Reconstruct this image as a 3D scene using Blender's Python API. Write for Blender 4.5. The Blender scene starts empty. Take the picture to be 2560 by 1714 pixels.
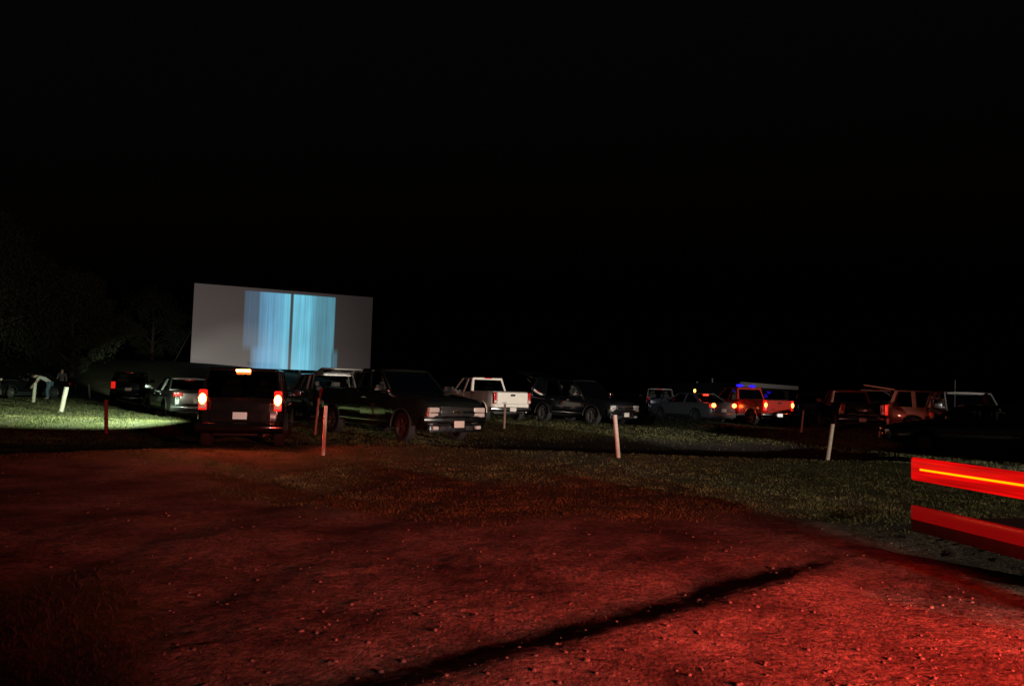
import bpy, bmesh, math, random
import numpy as np
from mathutils import Vector, Matrix

random.seed(7)
rng = np.random.default_rng(11)
SC = bpy.context.scene
COL = SC.collection
R = math.radians
PI = math.pi

# ------------------------------------------------------------------ camera
CAM_H, PITCH, ROLL = 1.5, R(3.16), R(1.75)
cam = bpy.data.cameras.new('camera')
cam.sensor_width = 36.0
cam.lens = 36.0 * 1953 / 2560
cam.clip_start, cam.clip_end = 0.05, 2000
camo = bpy.data.objects.new('camera', cam)
COL.objects.link(camo)
fw = Vector((0, math.cos(PITCH), math.sin(PITCH)))
rt0 = Vector((1, 0, 0))
up0 = rt0.cross(fw)
rt = rt0 * math.cos(ROLL) + up0 * math.sin(ROLL)
up = rt.cross(fw)
camo.matrix_world = Matrix(((rt.x, up.x, -fw.x, 0), (rt.y, up.y, -fw.y, 0), (rt.z, up.z, -fw.z, CAM_H), (0, 0, 0, 1)))
SC.camera = camo

# ------------------------------------------------------------------ night sky
world = bpy.data.worlds.new('World')
SC.world = world
world.use_nodes = True
wn = world.node_tree
wn.nodes.clear()
wo = wn.nodes.new('ShaderNodeOutputWorld')
wb = wn.nodes.new('ShaderNodeBackground')
ws = wn.nodes.new('ShaderNodeTexSky')
ws.sky_type = 'NISHITA'
ws.sun_disc = False
ws.sun_elevation = R(-4)
ws.sun_rotation = R(200)
wb.inputs['Strength'].default_value = 0.07
wn.links.new(ws.outputs[0], wb.inputs[0])
wn.links.new(wb.outputs[0], wo.inputs[0])

# ------------------------------------------------------------------ render look
SC.view_settings.view_transform = 'Standard'
SC.view_settings.look = 'None'
SC.view_settings.exposure = 0.0
SC.view_settings.gamma = 1.0
SC.render.engine = 'CYCLES'
SC.cycles.use_denoising = True
SC.cycles.max_bounces = 6
SC.cycles.transparent_max_bounces = 12
SC.cycles.sample_clamp_indirect = 4.0
SC.cycles.sample_clamp_direct = 0.0
SC.cycles.caustics_reflective = False
SC.cycles.caustics_refractive = False


def lamp(name, kind, loc, color, power, radius=0.1):
    l = bpy.data.lights.new(name, kind)
    l.color = color
    l.energy = power
    l.shadow_soft_size = radius
    o = bpy.data.objects.new(name, l)
    COL.objects.link(o)
    o.location = loc
    return o


def aim(o, target):
    d = Vector(target) - o.location
    o.rotation_euler = d.to_track_quat('-Z', 'Y').to_euler()


def spot_lamp(name, loc, target, color, power, angle, blend, radius=0.12):
    o = lamp(name, 'SPOT', loc, color, power, radius)
    o.data.spot_size = R(angle)
    o.data.spot_blend = blend
    aim(o, target)
    return o


# wide car headlights from behind right, then two added beams brightening the pickups
spot_lamp('headlamp_beam', (17.5, -7.0, 1.5), (-10.5, 33.0, 0.6), (1.0, 0.84, 0.62), 15500, 35, 0.45, 0.12)
spot_lamp('headlamp_beam', (24.0, -7.0, 1.3), (1.6, 33.5, 0.8), (1.0, 0.93, 0.82), 66000, 8.8, 0.6, 0.1)
spot_lamp('headlamp_beam', (17.5, -7.0, 1.1), (-1.5, 20.3, 0.8), (1.0, 0.95, 0.88), 11000, 5.5, 0.6, 0.06)
# added white floods on tailgate and fascia, added red beam on right hand rows
spot_lamp('yard_light', (31.0, -6.0, 6.5), (13.4, 37.5, 1.0), (1.0, 0.88, 0.78), 50000, 7, 0.6, 0.15)
spot_lamp('yard_light', (40.0, 42.0, 5.5), (25.0, 75.0, 2.2), (1.0, 0.93, 0.85), 3500, 40, 0.5, 0.15)
spot_lamp('tail_lamp_glow', (-12.0, -6.0, 2.0), (18.6, 38.0, 1.1), (1.0, 0.24, 0.16), 8000, 9.5, 0.5, 0.1)
# the headlamps of the car backing out on the left, thrown over the grass bank
spot_lamp('headlamp_beam', (-7.9, 22.3, 2.0), (-19.5, 28.6, 0.0), (0.74, 1.0, 0.70), 15500, 57, 0.6, 0.12)
# the small navy car's own headlamps on the far lawn
spot_lamp('headlamp_beam', (-22.4, 46.6, 0.75), (-32.0, 66.0, 0.4), (0.92, 1.0, 0.72), 9000, 26, 0.8, 0.1)
# brake lamps of the car backing out: the light they throw towards the camera
for bx in (-6.30, -4.90):
    spot_lamp('brake_lamp_glow', (bx, 15.85, 1.03), (bx + 2.4, 5.0, 0.9), (1.0, 0.10, 0.05), 55, 165, 0.4, 0.1)
spot_lamp('brake_lamp_glow', (-4.75, 15.85, 1.03), (3.2, 18.2, 1.0), (1.0, 0.07, 0.04), 150, 118, 0.5, 0.1)
# added beam from behind, brightening the flank of the long sedan
spot_lamp('headlamp_beam', (-3.0, -8.0, 1.6), (9.0, 40.5, 0.85), (0.86, 0.92, 1.0), 12000, 5.2, 0.7, 0.1)
# tail lamps of the cars queueing behind the photographer: dull orange red over the whole lot
spot_lamp('tail_lamp_glow', (6.2, -3.0, 1.9), (-0.6, 12.0, 0.3), (1.0, 0.46, 0.38), 3000, 57, 0.7, 0.3)
# tail lamp of the vehicle standing just outside the right edge
spot_lamp('tail_lamp_glow', (4.2, 2.2, 0.72), (2.3, 4.6, 0.0), (1.0, 0.028, 0.014), 3700, 84, 0.9, 0.38)


# ------------------------------------------------------------------ helpers
def link(o, parent=None):
    COL.objects.link(o)
    if parent is not None:
        o.parent = parent
    return o


def tag(o, label=None, cat=None, group=None, kind=None):
    if label:
        o['label'] = label
    if cat:
        o['category'] = cat
    if group:
        o['group'] = group
    if kind:
        o['kind'] = kind
    return o


def empty(name, loc=(0, 0, 0), rz=0.0):
    o = bpy.data.objects.new(name, None)
    o.empty_display_size = 0.2
    COL.objects.link(o)
    o.location = loc
    o.rotation_euler = (0, 0, rz)
    return o


def finish(bm, name, mat, parent=None, angle=35, smooth=True, recalc=True):
    if recalc:
        bmesh.ops.recalc_face_normals(bm, faces=bm.faces)
    me = bpy.data.meshes.new(name)
    bm.to_mesh(me)
    bm.free()
    if smooth:
        for p in me.polygons:
            p.use_smooth = True
        me.set_sharp_from_angle(angle=R(angle))
    for m in (mat if isinstance(mat, (list, tuple)) else [mat]):
        me.materials.append(m)
    return link(bpy.data.objects.new(name, me), parent)


def box(bm, c, s, bev=0.0, seg=2, M=None):
    r = bmesh.ops.create_cube(bm, size=1.0)
    vs = r['verts']
    for v in vs:
        v.co = Vector((v.co.x * s[0], v.co.y * s[1], v.co.z * s[2]))
    es = list({e for v in vs for e in v.link_edges})
    if bev > 0:
        rb = bmesh.ops.bevel(bm, geom=es, offset=bev, segments=seg, affect='EDGES', profile=0.6)
        vs = list({v for f in rb['faces'] for v in f.verts} | {v for v in vs if v.is_valid})
    for v in vs:
        if M is not None:
            v.co = M @ v.co
        v.co += Vector(c)
    return vs


def bar(bm, p0, p1, w, d, side=(0, 1, 0)):
    p0, p1 = Vector(p0), Vector(p1)
    ax = (p1 - p0).normalized()
    s = Vector(side)
    s = (s - ax * s.dot(ax)).normalized()
    t = ax.cross(s)
    ring = []
    for p in (p0, p1):
        ring.append([bm.verts.new(p + s * (a * w / 2) + t * (b * d / 2)) for a, b in ((-1, -1), (1, -1), (1, 1), (-1, 1))])
    for i in range(4):
        j = (i + 1) % 4
        bm.faces.new((ring[0][i], ring[0][j], ring[1][j], ring[1][i]))
    bm.faces.new(ring[0][::-1])
    bm.faces.new(ring[1])


def tube(bm, pts, rad, n=10, cap=True):
    pts = [Vector(p) for p in pts]
    rads = rad if isinstance(rad, (list, tuple)) else [rad] * len(pts)
    rings = []
    for i, p in enumerate(pts):
        a = pts[max(i - 1, 0)]
        b = pts[min(i + 1, len(pts) - 1)]
        ax = (b - a).normalized()
        s = ax.orthogonal().normalized() if i == 0 else (s - ax * s.dot(ax)).normalized()
        t = ax.cross(s)
        rings.append([bm.verts.new(p + (s * math.cos(2 * PI * k / n) + t * math.sin(2 * PI * k / n)) * rads[i]) for k in range(n)])
    for a, b in zip(rings[:-1], rings[1:]):
        for k in range(n):
            j = (k + 1) % n
            bm.faces.new((a[k], a[j], b[j], b[k]))
    if cap:
        bm.faces.new(rings[0][::-1])
        bm.faces.new(rings[-1])


def lathe_y(bm, prof, n=28, c=(0, 0, 0)):
    """profile of (y, r) turned about the y axis"""
    rings = []
    for y, r in prof:
        rings.append([bm.verts.new((c[0] + r * math.cos(2 * PI * k / n), c[1] + y, c[2] + r * math.sin(2 * PI * k / n))) for k in range(n)])
    for a, b in zip(rings[:-1], rings[1:]):
        for k in range(n):
            j = (k + 1) % n
            bm.faces.new((a[k], a[j], b[j], b[k]))


def interp(x, pts):
    if x <= pts[0][0]:
        return pts[0][1]
    for (x0, y0), (x1, y1) in zip(pts[:-1], pts[1:]):
        if x <= x1:
            return y0 + (y1 - y0) * (x - x0) / max(x1 - x0, 1e-6)
    return pts[-1][1]


# ------------------------------------------------------------------ materials
def nodes_of(name):
    m = bpy.data.materials.new(name)
    m.use_nodes = True
    return m, m.node_tree, m.node_tree.nodes.get('Principled BSDF')


def mat_plain(name, col, rough=0.5, metal=0.0, coat=0.0, var=0.12, scale=6.0, bump=0.0):
    m, nt, b = nodes_of(name)
    tc = nt.nodes.new('ShaderNodeTexCoord')
    nz = nt.nodes.new('ShaderNodeTexNoise')
    nz.inputs['Scale'].default_value = scale
    nz.inputs['Detail'].default_value = 5
    nt.links.new(tc.outputs['Object'], nz.inputs['Vector'])
    mx = nt.nodes.new('ShaderNodeMix')
    mx.data_type = 'RGBA'
    mx.inputs[6].default_value = (*[c * (1 - var) for c in col], 1)
    mx.inputs[7].default_value = (*[min(c * (1 + var), 1) for c in col], 1)
    nt.links.new(nz.outputs['Fac'], mx.inputs[0])
    nt.links.new(mx.outputs[2], b.inputs['Base Color'])
    mr = nt.nodes.new('ShaderNodeMapRange')
    mr.inputs[3].default_value = max(rough - 0.06, 0.02)
    mr.inputs[4].default_value = min(rough + 0.10, 1)
    nt.links.new(nz.outputs['Fac'], mr.inputs[0])
    nt.links.new(mr.outputs[0], b.inputs['Roughness'])
    b.inputs['Metallic'].default_value = metal
    b.inputs['Coat Weight'].default_value = coat
    b.inputs['Coat Roughness'].default_value = 0.06
    if bump > 0:
        bp = nt.nodes.new('ShaderNodeBump')
        bp.inputs['Strength'].default_value = bump
        bp.inputs['Distance'].default_value = 0.02
        nt.links.new(nz.outputs['Fac'], bp.inputs['Height'])
        nt.links.new(bp.outputs['Normal'], b.inputs['Normal'])
    return m


def mat_emit(name, col, strength, base=(0.3, 0.02, 0.02)):
    m, nt, b = nodes_of(name)
    b.inputs['Base Color'].default_value = (*base, 1)
    b.inputs['Roughness'].default_value = 0.2
    b.inputs['Emission Color'].default_value = (*col, 1)
    b.inputs['Emission Strength'].default_value = strength
    return m


def mat_lens(name, col):
    m, nt, b = nodes_of(name)
    tc = nt.nodes.new('ShaderNodeTexCoord')
    vo = nt.nodes.new('ShaderNodeTexVoronoi')
    vo.inputs['Scale'].default_value = 45
    nt.links.new(tc.outputs['Object'], vo.inputs['Vector'])
    bp = nt.nodes.new('ShaderNodeBump')
    bp.inputs['Strength'].default_value = 0.4
    bp.inputs['Distance'].default_value = 0.01
    nt.links.new(vo.outputs['Distance'], bp.inputs['Height'])
    nt.links.new(bp.outputs['Normal'], b.inputs['Normal'])
    b.inputs['Base Color'].default_value = (*col, 1)
    b.inputs['Roughness'].default_value = 0.12
    b.inputs['Coat Weight'].default_value = 1.0
    b.inputs['Coat Roughness'].default_value = 0.03
    return m


def mat_glass(name, tint=0.35, rough=0.02):
    m = bpy.data.materials.new(name)
    m.use_nodes = True
    nt = m.node_tree
    nt.nodes.clear()
    o = nt.nodes.new('ShaderNodeOutputMaterial')
    t = nt.nodes.new('ShaderNodeBsdfTransparent')
    t.inputs[0].default_value = (tint, tint * 1.02, tint, 1)
    g = nt.nodes.new('ShaderNodeBsdfGlossy')
    g.inputs['Roughness'].default_value = rough
    lw = nt.nodes.new('ShaderNodeFresnel')
    lw.inputs['IOR'].default_value = 1.5
    mx = nt.nodes.new('ShaderNodeMixShader')
    nt.links.new(lw.outputs[0], mx.inputs[0])
    nt.links.new(t.outputs[0], mx.inputs[1])
    nt.links.new(g.outputs[0], mx.inputs[2])
    nt.links.new(mx.outputs[0], o.inputs[0])
    return m


M = {}
M['black'] = mat_plain('paint_black', (0.006, 0.006, 0.007), 0.14, 0, 0.7)
M['dark'] = mat_plain('paint_dark_green', (0.008, 0.011, 0.010), 0.14, 0, 0.7)
M['navy'] = mat_plain('paint_navy', (0.006, 0.008, 0.016), 0.14, 0, 0.7)
M['maroon'] = mat_plain('paint_maroon', (0.022, 0.006, 0.005), 0.14, 0, 0.7)
M['red'] = mat_plain('paint_red', (0.48, 0.035, 0.025), 0.3, 0, 1.0)
M['white'] = mat_plain('paint_white', (0.72, 0.68, 0.62), 0.32, 0, 1.0, 0.05)
M['silver'] = mat_plain('paint_silver', (0.36, 0.36, 0.37), 0.35, 0.4, 1.0)
M['grey'] = mat_plain('paint_grey', (0.14, 0.135, 0.13), 0.35, 0.3, 1.0)
M['charcoal'] = mat_plain('paint_charcoal', (0.030, 0.028, 0.027), 0.3, 0.0, 0.7)
M['tan'] = mat_plain('paint_copper', (0.20, 0.065, 0.04), 0.35, 0.2, 1.0)  # red lamp light on the body mixed into its paint colour
M['chrome'] = mat_plain('chrome', (0.62, 0.63, 0.65), 0.19, 1.0)
M['trim'] = mat_plain('black_plastic', (0.012, 0.012, 0.012), 0.6)
M['tyre'] = mat_plain('tyre_rubber', (0.013, 0.013, 0.013), 0.85, bump=0.3)
M['rim'] = mat_plain('alloy', (0.16, 0.15, 0.14), 0.45, 0.7)
M['glass'] = mat_glass('window_glass', 0.45)
M['glass_dark'] = mat_glass('window_glass_tinted', 0.10)
M['seat'] = mat_plain('seat_cloth', (0.16, 0.155, 0.14), 0.9)
M['inside'] = mat_plain('cabin_lining', (0.03, 0.03, 0.03), 0.9)
M['lens_clear'] = mat_lens('headlight_lens', (0.55, 0.53, 0.50))
M['lens_red'] = mat_lens('tail_lens', (0.42, 0.012, 0.012))
M['lens_amber'] = mat_lens('amber_lens', (0.6, 0.2, 0.02))
M['plate'] = mat_plain('plate', (0.62, 0.55, 0.5), 0.5, scale=60, var=0.35)
M['gold'] = mat_plain('emblem_metal', (0.7, 0.6, 0.4), 0.2, 1.0)
M['brake_on'] = mat_emit('brake_lamp_lit', (1.0, 0.15, 0.025), 60)
M['lens_glow'] = mat_emit('brake_lens_lit', (1.0, 0.012, 0.006), 1.6)
M['brake_far'] = mat_emit('brake_lamp_lit_far', (1.0, 0.16, 0.025), 17)
M['brake_dim'] = mat_emit('tail_lamp_lit', (1.0, 0.03, 0.012), 2.2)
M['tail_faint'] = mat_emit('tail_lamp_faint', (1.0, 0.02, 0.01), 0.75)
M['high_red'] = mat_emit('high_brake_lamp_lit', (1.0, 0.045, 0.02), 3.0)
M['amber_on'] = mat_emit('marker_lamp_lit', (1.0, 0.42, 0.05), 9, (0.5, 0.2, 0.02))
M['plate_on'] = mat_emit('plate_lit', (1.0, 0.93, 0.85), 0.85, (0.6, 0.6, 0.6))
M['plate_dim'] = mat_emit('plate_softly_lit', (1.0, 0.85, 0.75), 0.14, (0.4, 0.38, 0.36))
M['head_on'] = mat_emit('headlamp_lit', (0.75, 0.85, 1.0), 1.2, (0.6, 0.6, 0.6))
M['blue_on'] = mat_emit('blue_lamp_lit', (0.03, 0.012, 1.0), 1.4, (0.02, 0.02, 0.4))
M['post'] = mat_plain('post_paint', (0.44, 0.38, 0.33), 0.7, scale=9, var=0.35, bump=0.04)
M['post_red'] = mat_plain('post_paint_red', (0.22, 0.045, 0.03), 0.7, scale=9, var=0.35, bump=0.04)  # red lamp light painted onto two of the pale posts
M['steel'] = mat_plain('weathered_steel', (0.09, 0.085, 0.08), 0.6, 0.5)
M['skin'] = mat_plain('skin', (0.42, 0.26, 0.19), 0.55)
M['shirt_grey'] = mat_plain('grey_cotton', (0.42, 0.40, 0.38), 0.9)
M['shirt_red'] = mat_plain('dark_red_cotton', (0.16, 0.025, 0.02), 0.9)
M['shirt_dark'] = mat_plain('purple_grey_cotton', (0.12, 0.10, 0.13), 0.9)
M['denim'] = mat_plain('denim', (0.07, 0.10, 0.15), 0.9)
M['cloth_dark'] = mat_plain('dark_cloth', (0.02, 0.02, 0.022), 0.9)
M['hair_dark'] = mat_plain('dark_hair', (0.02, 0.014, 0.01), 0.7)
M['hair_fair'] = mat_plain('fair_hair', (0.38, 0.24, 0.12), 0.7)
M['shoe'] = mat_plain('shoe', (0.05, 0.05, 0.05), 0.7)


# ------------------------------------------------------------------ terrain
def sstep(a, b, x):
    t = np.clip((x - a) / (b - a), 0, 1)
    return t * t * (3 - 2 * t)


def vnoise(x, y, seed=0):
    xi, yi = np.floor(x).astype(np.int64), np.floor(y).astype(np.int64)
    xf, yf = x - xi, y - yi
    u, v = xf * xf * (3 - 2 * xf), yf * yf * (3 - 2 * yf)

    def h(a, b):
        n = (a * 374761393 + b * 668265263 + seed * 974634541) & 0xFFFFFFFF
        n = ((n ^ (n >> 13)) * 1274126177) & 0xFFFFFFFF
        return ((n ^ (n >> 16)) & 0xFFFF) / 65535.0
    return (h(xi, yi) * (1 - u) + h(xi + 1, yi) * u) * (1 - v) + (h(xi, yi + 1) * (1 - u) + h(xi + 1, yi + 1) * u) * v


def fbm(x, y, o=4, seed=0):
    s, a, t = 0, 1.0, 0
    for i in range(o):
        s = s + a * vnoise(x * 2 ** i, y * 2 ** i, seed + i)
        t += a
        a *= 0.5
    return s / t


def crest_y(x):
    """where the near bank ends and the ground drops to the next lane"""
    return 17.3 - 0.0 * x - 1.6 * sstep(-2, -6, x) - 2.6 * sstep(-6, -9, x)


def land(x, y):
    """the ground without small relief"""
    x, y = np.asarray(x, float), np.asarray(y, float)
    c = crest_y(x)
    d = y - c
    h = 0.07 * np.exp(-(d / 1.4) ** 2)
    lane = sstep(0.2, 1.8, d) * (1 - sstep(4.5, 8.5, d))
    side = sstep(-3.0, 1.5, x) * (1 - sstep(8.0, 10.5, x))
    h = h - 0.30 * lane * side
    # the shallow lane before the lit bank on the left
    ll = sstep(0.2, 1.5, d) * (1 - sstep(21.8, 24.0, y)) * (1 - sstep(-9.0, -6.5, x))
    h = h - 0.20 * ll
    h = h + 0.10 * np.exp(-((y - 24.2) / 0.7) ** 2) * (1 - sstep(-10.5, -8.0, x)) * sstep(-19, -15, x)
    # low parking ramps between the rows
    h = h + 0.05 * np.sin((y - 26) * 0.42 + x * 0.05) * sstep(25, 30, y) * (1 - sstep(44, 55, y)) * sstep(-6, 0, x)
    # lawn rising to the trees beyond the screen
    h = h + 3.1 * sstep(48, 86, y) * (1 - sstep(-38, -14, x)) + 0.9 * sstep(48, 90, y) * sstep(-38, -14, x) * (1 - sstep(-8, 10, x))
    return h


def small(x, y):
    near = 1 - sstep(9, 24, y)
    h = 0.05 * (fbm(x * 0.45, y * 0.45, 3, 3) - 0.5)
    h = h + near * 0.035 * (fbm(x * 1.7, y * 1.7, 3, 9) - 0.5)
    # added low berm and rut, shaped to cast the dark band, lower right
    q = ((x + 0.47) * 3.13 - (y - 4.0) * 3.39) / 4.614      # signed distance, + towards lower right
    q = q + 0.07 * (fbm(x * 0.9, y * 0.9, 2, 21) - 0.5)
    ext = sstep(-2.4, -0.8, x) * (1 - sstep(2.4, 3.6, x))
    h = h + ext * (0.056 * np.exp(-((q - 0.28) / 0.32) ** 2) - 0.030 * np.exp(-((q + 0.20) / 0.30) ** 2))
    # wheel ruts curving through the middle of the gravel
    for off in (0.0, 1.5):
        rx = -3.3 + off + 0.22 * (y - 7) + 0.05 * (y - 8) ** 2 * 0.4
        h = h - near * 0.018 * np.exp(-((x - rx) / 0.30) ** 2) * sstep(3.5, 5.5, y) * (1 - sstep(12, 14, y))
    return h


def gravel_relief(x, y):
    near = 1 - sstep(6, 15, y)
    a = fbm(x * 9, y * 9, 2, 31)
    b = fbm(x * 23, y * 23, 2, 37)
    return near * (0.010 * (a - 0.5) + 0.018 * np.maximum(b - 0.52, 0) * 1.6)


def grass_mask(x, y):
    n = fbm(x * 0.7, y * 0.7, 4, 51) - 0.5
    n2 = fbm(x * 2.6, y * 2.6, 3, 57) - 0.5
    yb = 8.9 + 0.10 * np.maximum(x, 0) + 4.4 * sstep(-1.5, -6.5, x) + 3.0 * n + 1.2 * n2
    g = sstep(-0.5, 0.6, y - yb)
    # worn strip along the edge of the bank on the left and the bare lane behind it
    c = crest_y(x)
    bare = sstep(0.3, 1.0, y - c + n) * (1 - sstep(6.5, 8.0, y - c + 2 * n)) * sstep(-3.5, 1.0, x) * (1 - sstep(8.5, 10.5, x))
    left_lane = np.exp(-((y - (c + 2.2 + 1.2 * n)) / 1.1) ** 2) * (1 - sstep(-6.5, -4.0, x))
    g = g * (1 - 0.92 * bare) * (1 - 0.85 * left_lane)
    g = g * (0.62 + 0.38 * sstep(-0.16, 0.1, n2 + 0.4 * n))
    # weeds in the lower left corner
    w = sstep(0.25, -0.35, (x + 1.75 + 0.42 * (y - 3.9)) + 1.5 * n) * (1 - sstep(5.2, 6.6, y + 2.5 * n))
    return np.clip(np.maximum(g, w), 0, 1)


def hz(x, y):
    return float(land(np.array([x]), np.array([y]))[0])


def build_ground():
    ys = np.concatenate([np.linspace(-30, 2.0, 40, endpoint=False), np.geomspace(2.0, 400, 620)])
    ts = np.linspace(-1.7, 1.7, 700)
    Y, T = np.meshgrid(ys, ts, indexing='ij')
    X = T * (6 + np.abs(Y) * 0.85)
    gm = grass_mask(X, Y)
    Z = land(X, Y) + small(X, Y) + gravel_relief(X, Y) * (1 - 0.7 * gm)
    n, m = Y.shape
    co = np.stack([X, Y, Z], -1).reshape(-1, 3).astype(np.float32)
    idx = np.arange(n * m).reshape(n, m)
    q = np.stack([idx[:-1, :-1], idx[:-1, 1:], idx[1:, 1:], idx[1:, :-1]], -1).reshape(-1, 4)
    me = bpy.data.meshes.new('ground')
    me.vertices.add(len(co))
    me.vertices.foreach_set('co', co.ravel())
    me.loops.add(q.size)
    me.loops.foreach_set('vertex_index', q.ravel().astype(np.int32))
    me.polygons.add(len(q))
    me.polygons.foreach_set('loop_start', (np.arange(len(q)) * 4).astype(np.int32))
    me.update(calc_edges=True)
    me.polygons.foreach_set('use_smooth', np.ones(len(q), dtype=bool))
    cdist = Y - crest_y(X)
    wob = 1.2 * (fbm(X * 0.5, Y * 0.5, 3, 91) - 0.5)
    shade = sstep(0.1, 0.8, cdist + wob) * (1 - sstep(6.0, 8.5, cdist + 2 * wob)) * sstep(-6.0, -2.0, X) * (1 - sstep(12, 16, X))  # bank shadow over the dirt lane, darkened into the ground colour
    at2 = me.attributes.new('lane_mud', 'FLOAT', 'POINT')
    at2.data.foreach_set('value', shade.ravel().astype(np.float32))
    at = me.attributes.new('grass_cover', 'FLOAT', 'POINT')
    at.data.foreach_set('value', gm.ravel().astype(np.float32))
    # material: gravel and dirt, with turf where grass grows
    mt, nt, b = nodes_of('ground_gravel_and_turf')
    N, L = nt.nodes.new, nt.links.new
    tc = N('ShaderNodeTexCoord')
    ga = N('ShaderNodeAttribute')
    ga.attribute_name = 'grass_cover'
    n1 = N('ShaderNodeTexNoise'); n1.inputs['Scale'].default_value = 0.9; n1.inputs['Detail'].default_value = 12; n1.inputs['Roughness'].default_value = 0.62
    n2 = N('ShaderNodeTexNoise'); n2.inputs['Scale'].default_value = 14; n2.inputs['Detail'].default_value = 12; n2.inputs['Roughness'].default_value = 0.68
    v1 = N('ShaderNodeTexVoronoi'); v1.inputs['Scale'].default_value = 26; v1.inputs['Randomness'].default_value = 1
    v2 = N('ShaderNodeTexVoronoi'); v2.inputs['Scale'].default_value = 62
    for t in (n1, n2, v1, v2):
        L(tc.outputs['Object'], t.inputs['Vector'])
    r1 = N('ShaderNodeValToRGB')
    r1.color_ramp.elements[0].position = 0.36; r1.color_ramp.elements[0].color = (0.040, 0.030, 0.024, 1)
    r1.color_ramp.elements[1].position = 0.64; r1.color_ramp.elements[1].color = (0.19, 0.155, 0.125, 1)
    L(n1.outputs['Fac'], r1.inputs[0])
    st = N('ShaderNodeValToRGB')
    st.color_ramp.elements[0].position = 0.0; st.color_ramp.elements[0].color = (0.45, 0.45, 0.45, 1)
    st.color_ramp.elements[1].position = 1.0; st.color_ramp.elements[1].color = (1.5, 1.5, 1.5, 1)
    sp = N('ShaderNodeSeparateColor')
    L(v1.outputs['Color'], sp.inputs[0])
    L(sp.outputs[0], st.inputs[0])
    mu = N('ShaderNodeMix'); mu.data_type = 'RGBA'; mu.blend_type = 'MULTIPLY'; mu.inputs[0].default_value = 0.8
    L(r1.outputs[0], mu.inputs[6]); L(st.outputs[0], mu.inputs[7])
    r2 = N('ShaderNodeValToRGB')
    r2.color_ramp.elements[0].position = 0.35; r2.color_ramp.elements[0].color = (0.028, 0.036, 0.012, 1)
    r2.color_ramp.elements[1].position = 0.7; r2.color_ramp.elements[1].color = (0.085, 0.095, 0.032, 1)
    L(n2.outputs['Fac'], r2.inputs[0])
    mx = N('ShaderNodeMix'); mx.data_type = 'RGBA'
    L(ga.outputs['Fac'], mx.inputs[0]); L(mu.outputs[2], mx.inputs[6]); L(r2.outputs[0], mx.inputs[7])
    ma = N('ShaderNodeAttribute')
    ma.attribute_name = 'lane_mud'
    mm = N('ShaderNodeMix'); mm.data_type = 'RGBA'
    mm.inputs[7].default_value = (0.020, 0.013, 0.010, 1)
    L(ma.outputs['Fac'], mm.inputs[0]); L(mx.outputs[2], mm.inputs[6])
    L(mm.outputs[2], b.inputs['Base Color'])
    b.inputs['Roughness'].default_value = 0.9
    b.inputs['Specular IOR Level'].default_value = 0.25
    ad = N('ShaderNodeMath'); ad.operation = 'MULTIPLY_ADD'; ad.inputs[1].default_value = -0.28
    L(v1.outputs['Distance'], ad.inputs[0]); L(n2.outputs['Fac'], ad.inputs[2])
    ad2 = N('ShaderNodeMath'); ad2.operation = 'MULTIPLY_ADD'; ad2.inputs[1].default_value = -0.16
    L(v2.outputs['Distance'], ad2.inputs[0]); L(ad.outputs[0], ad2.inputs[2])
    bp = N('ShaderNodeBump'); bp.inputs['Strength'].default_value = 0.8; bp.inputs['Distance'].default_value = 0.03
    L(ad2.outputs[0], bp.inputs['Height']); L(bp.outputs['Normal'], b.inputs['Normal'])
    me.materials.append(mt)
    o = link(bpy.data.objects.new('ground', me))
    tag(o, 'dark gravel lot with worn grass banks', None, None, 'structure')
    return o


def ground_z(x, y):
    return land(x, y) + small(x, y)


def mesh_np(name, co, faces, mat, smooth=False):
    me = bpy.data.meshes.new(name)
    k = faces.shape[1]
    me.vertices.add(len(co))
    me.vertices.foreach_set('co', co.astype(np.float32).ravel())
    me.loops.add(faces.size)
    me.loops.foreach_set('vertex_index', faces.ravel().astype(np.int32))
    me.polygons.add(len(faces))
    me.polygons.foreach_set('loop_start', (np.arange(len(faces)) * k).astype(np.int32))
    me.update(calc_edges=True)
    if smooth:
        me.polygons.foreach_set('use_smooth', np.ones(len(faces), dtype=bool))
    me.materials.append(mat)
    return link(bpy.data.objects.new(name, me))


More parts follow.
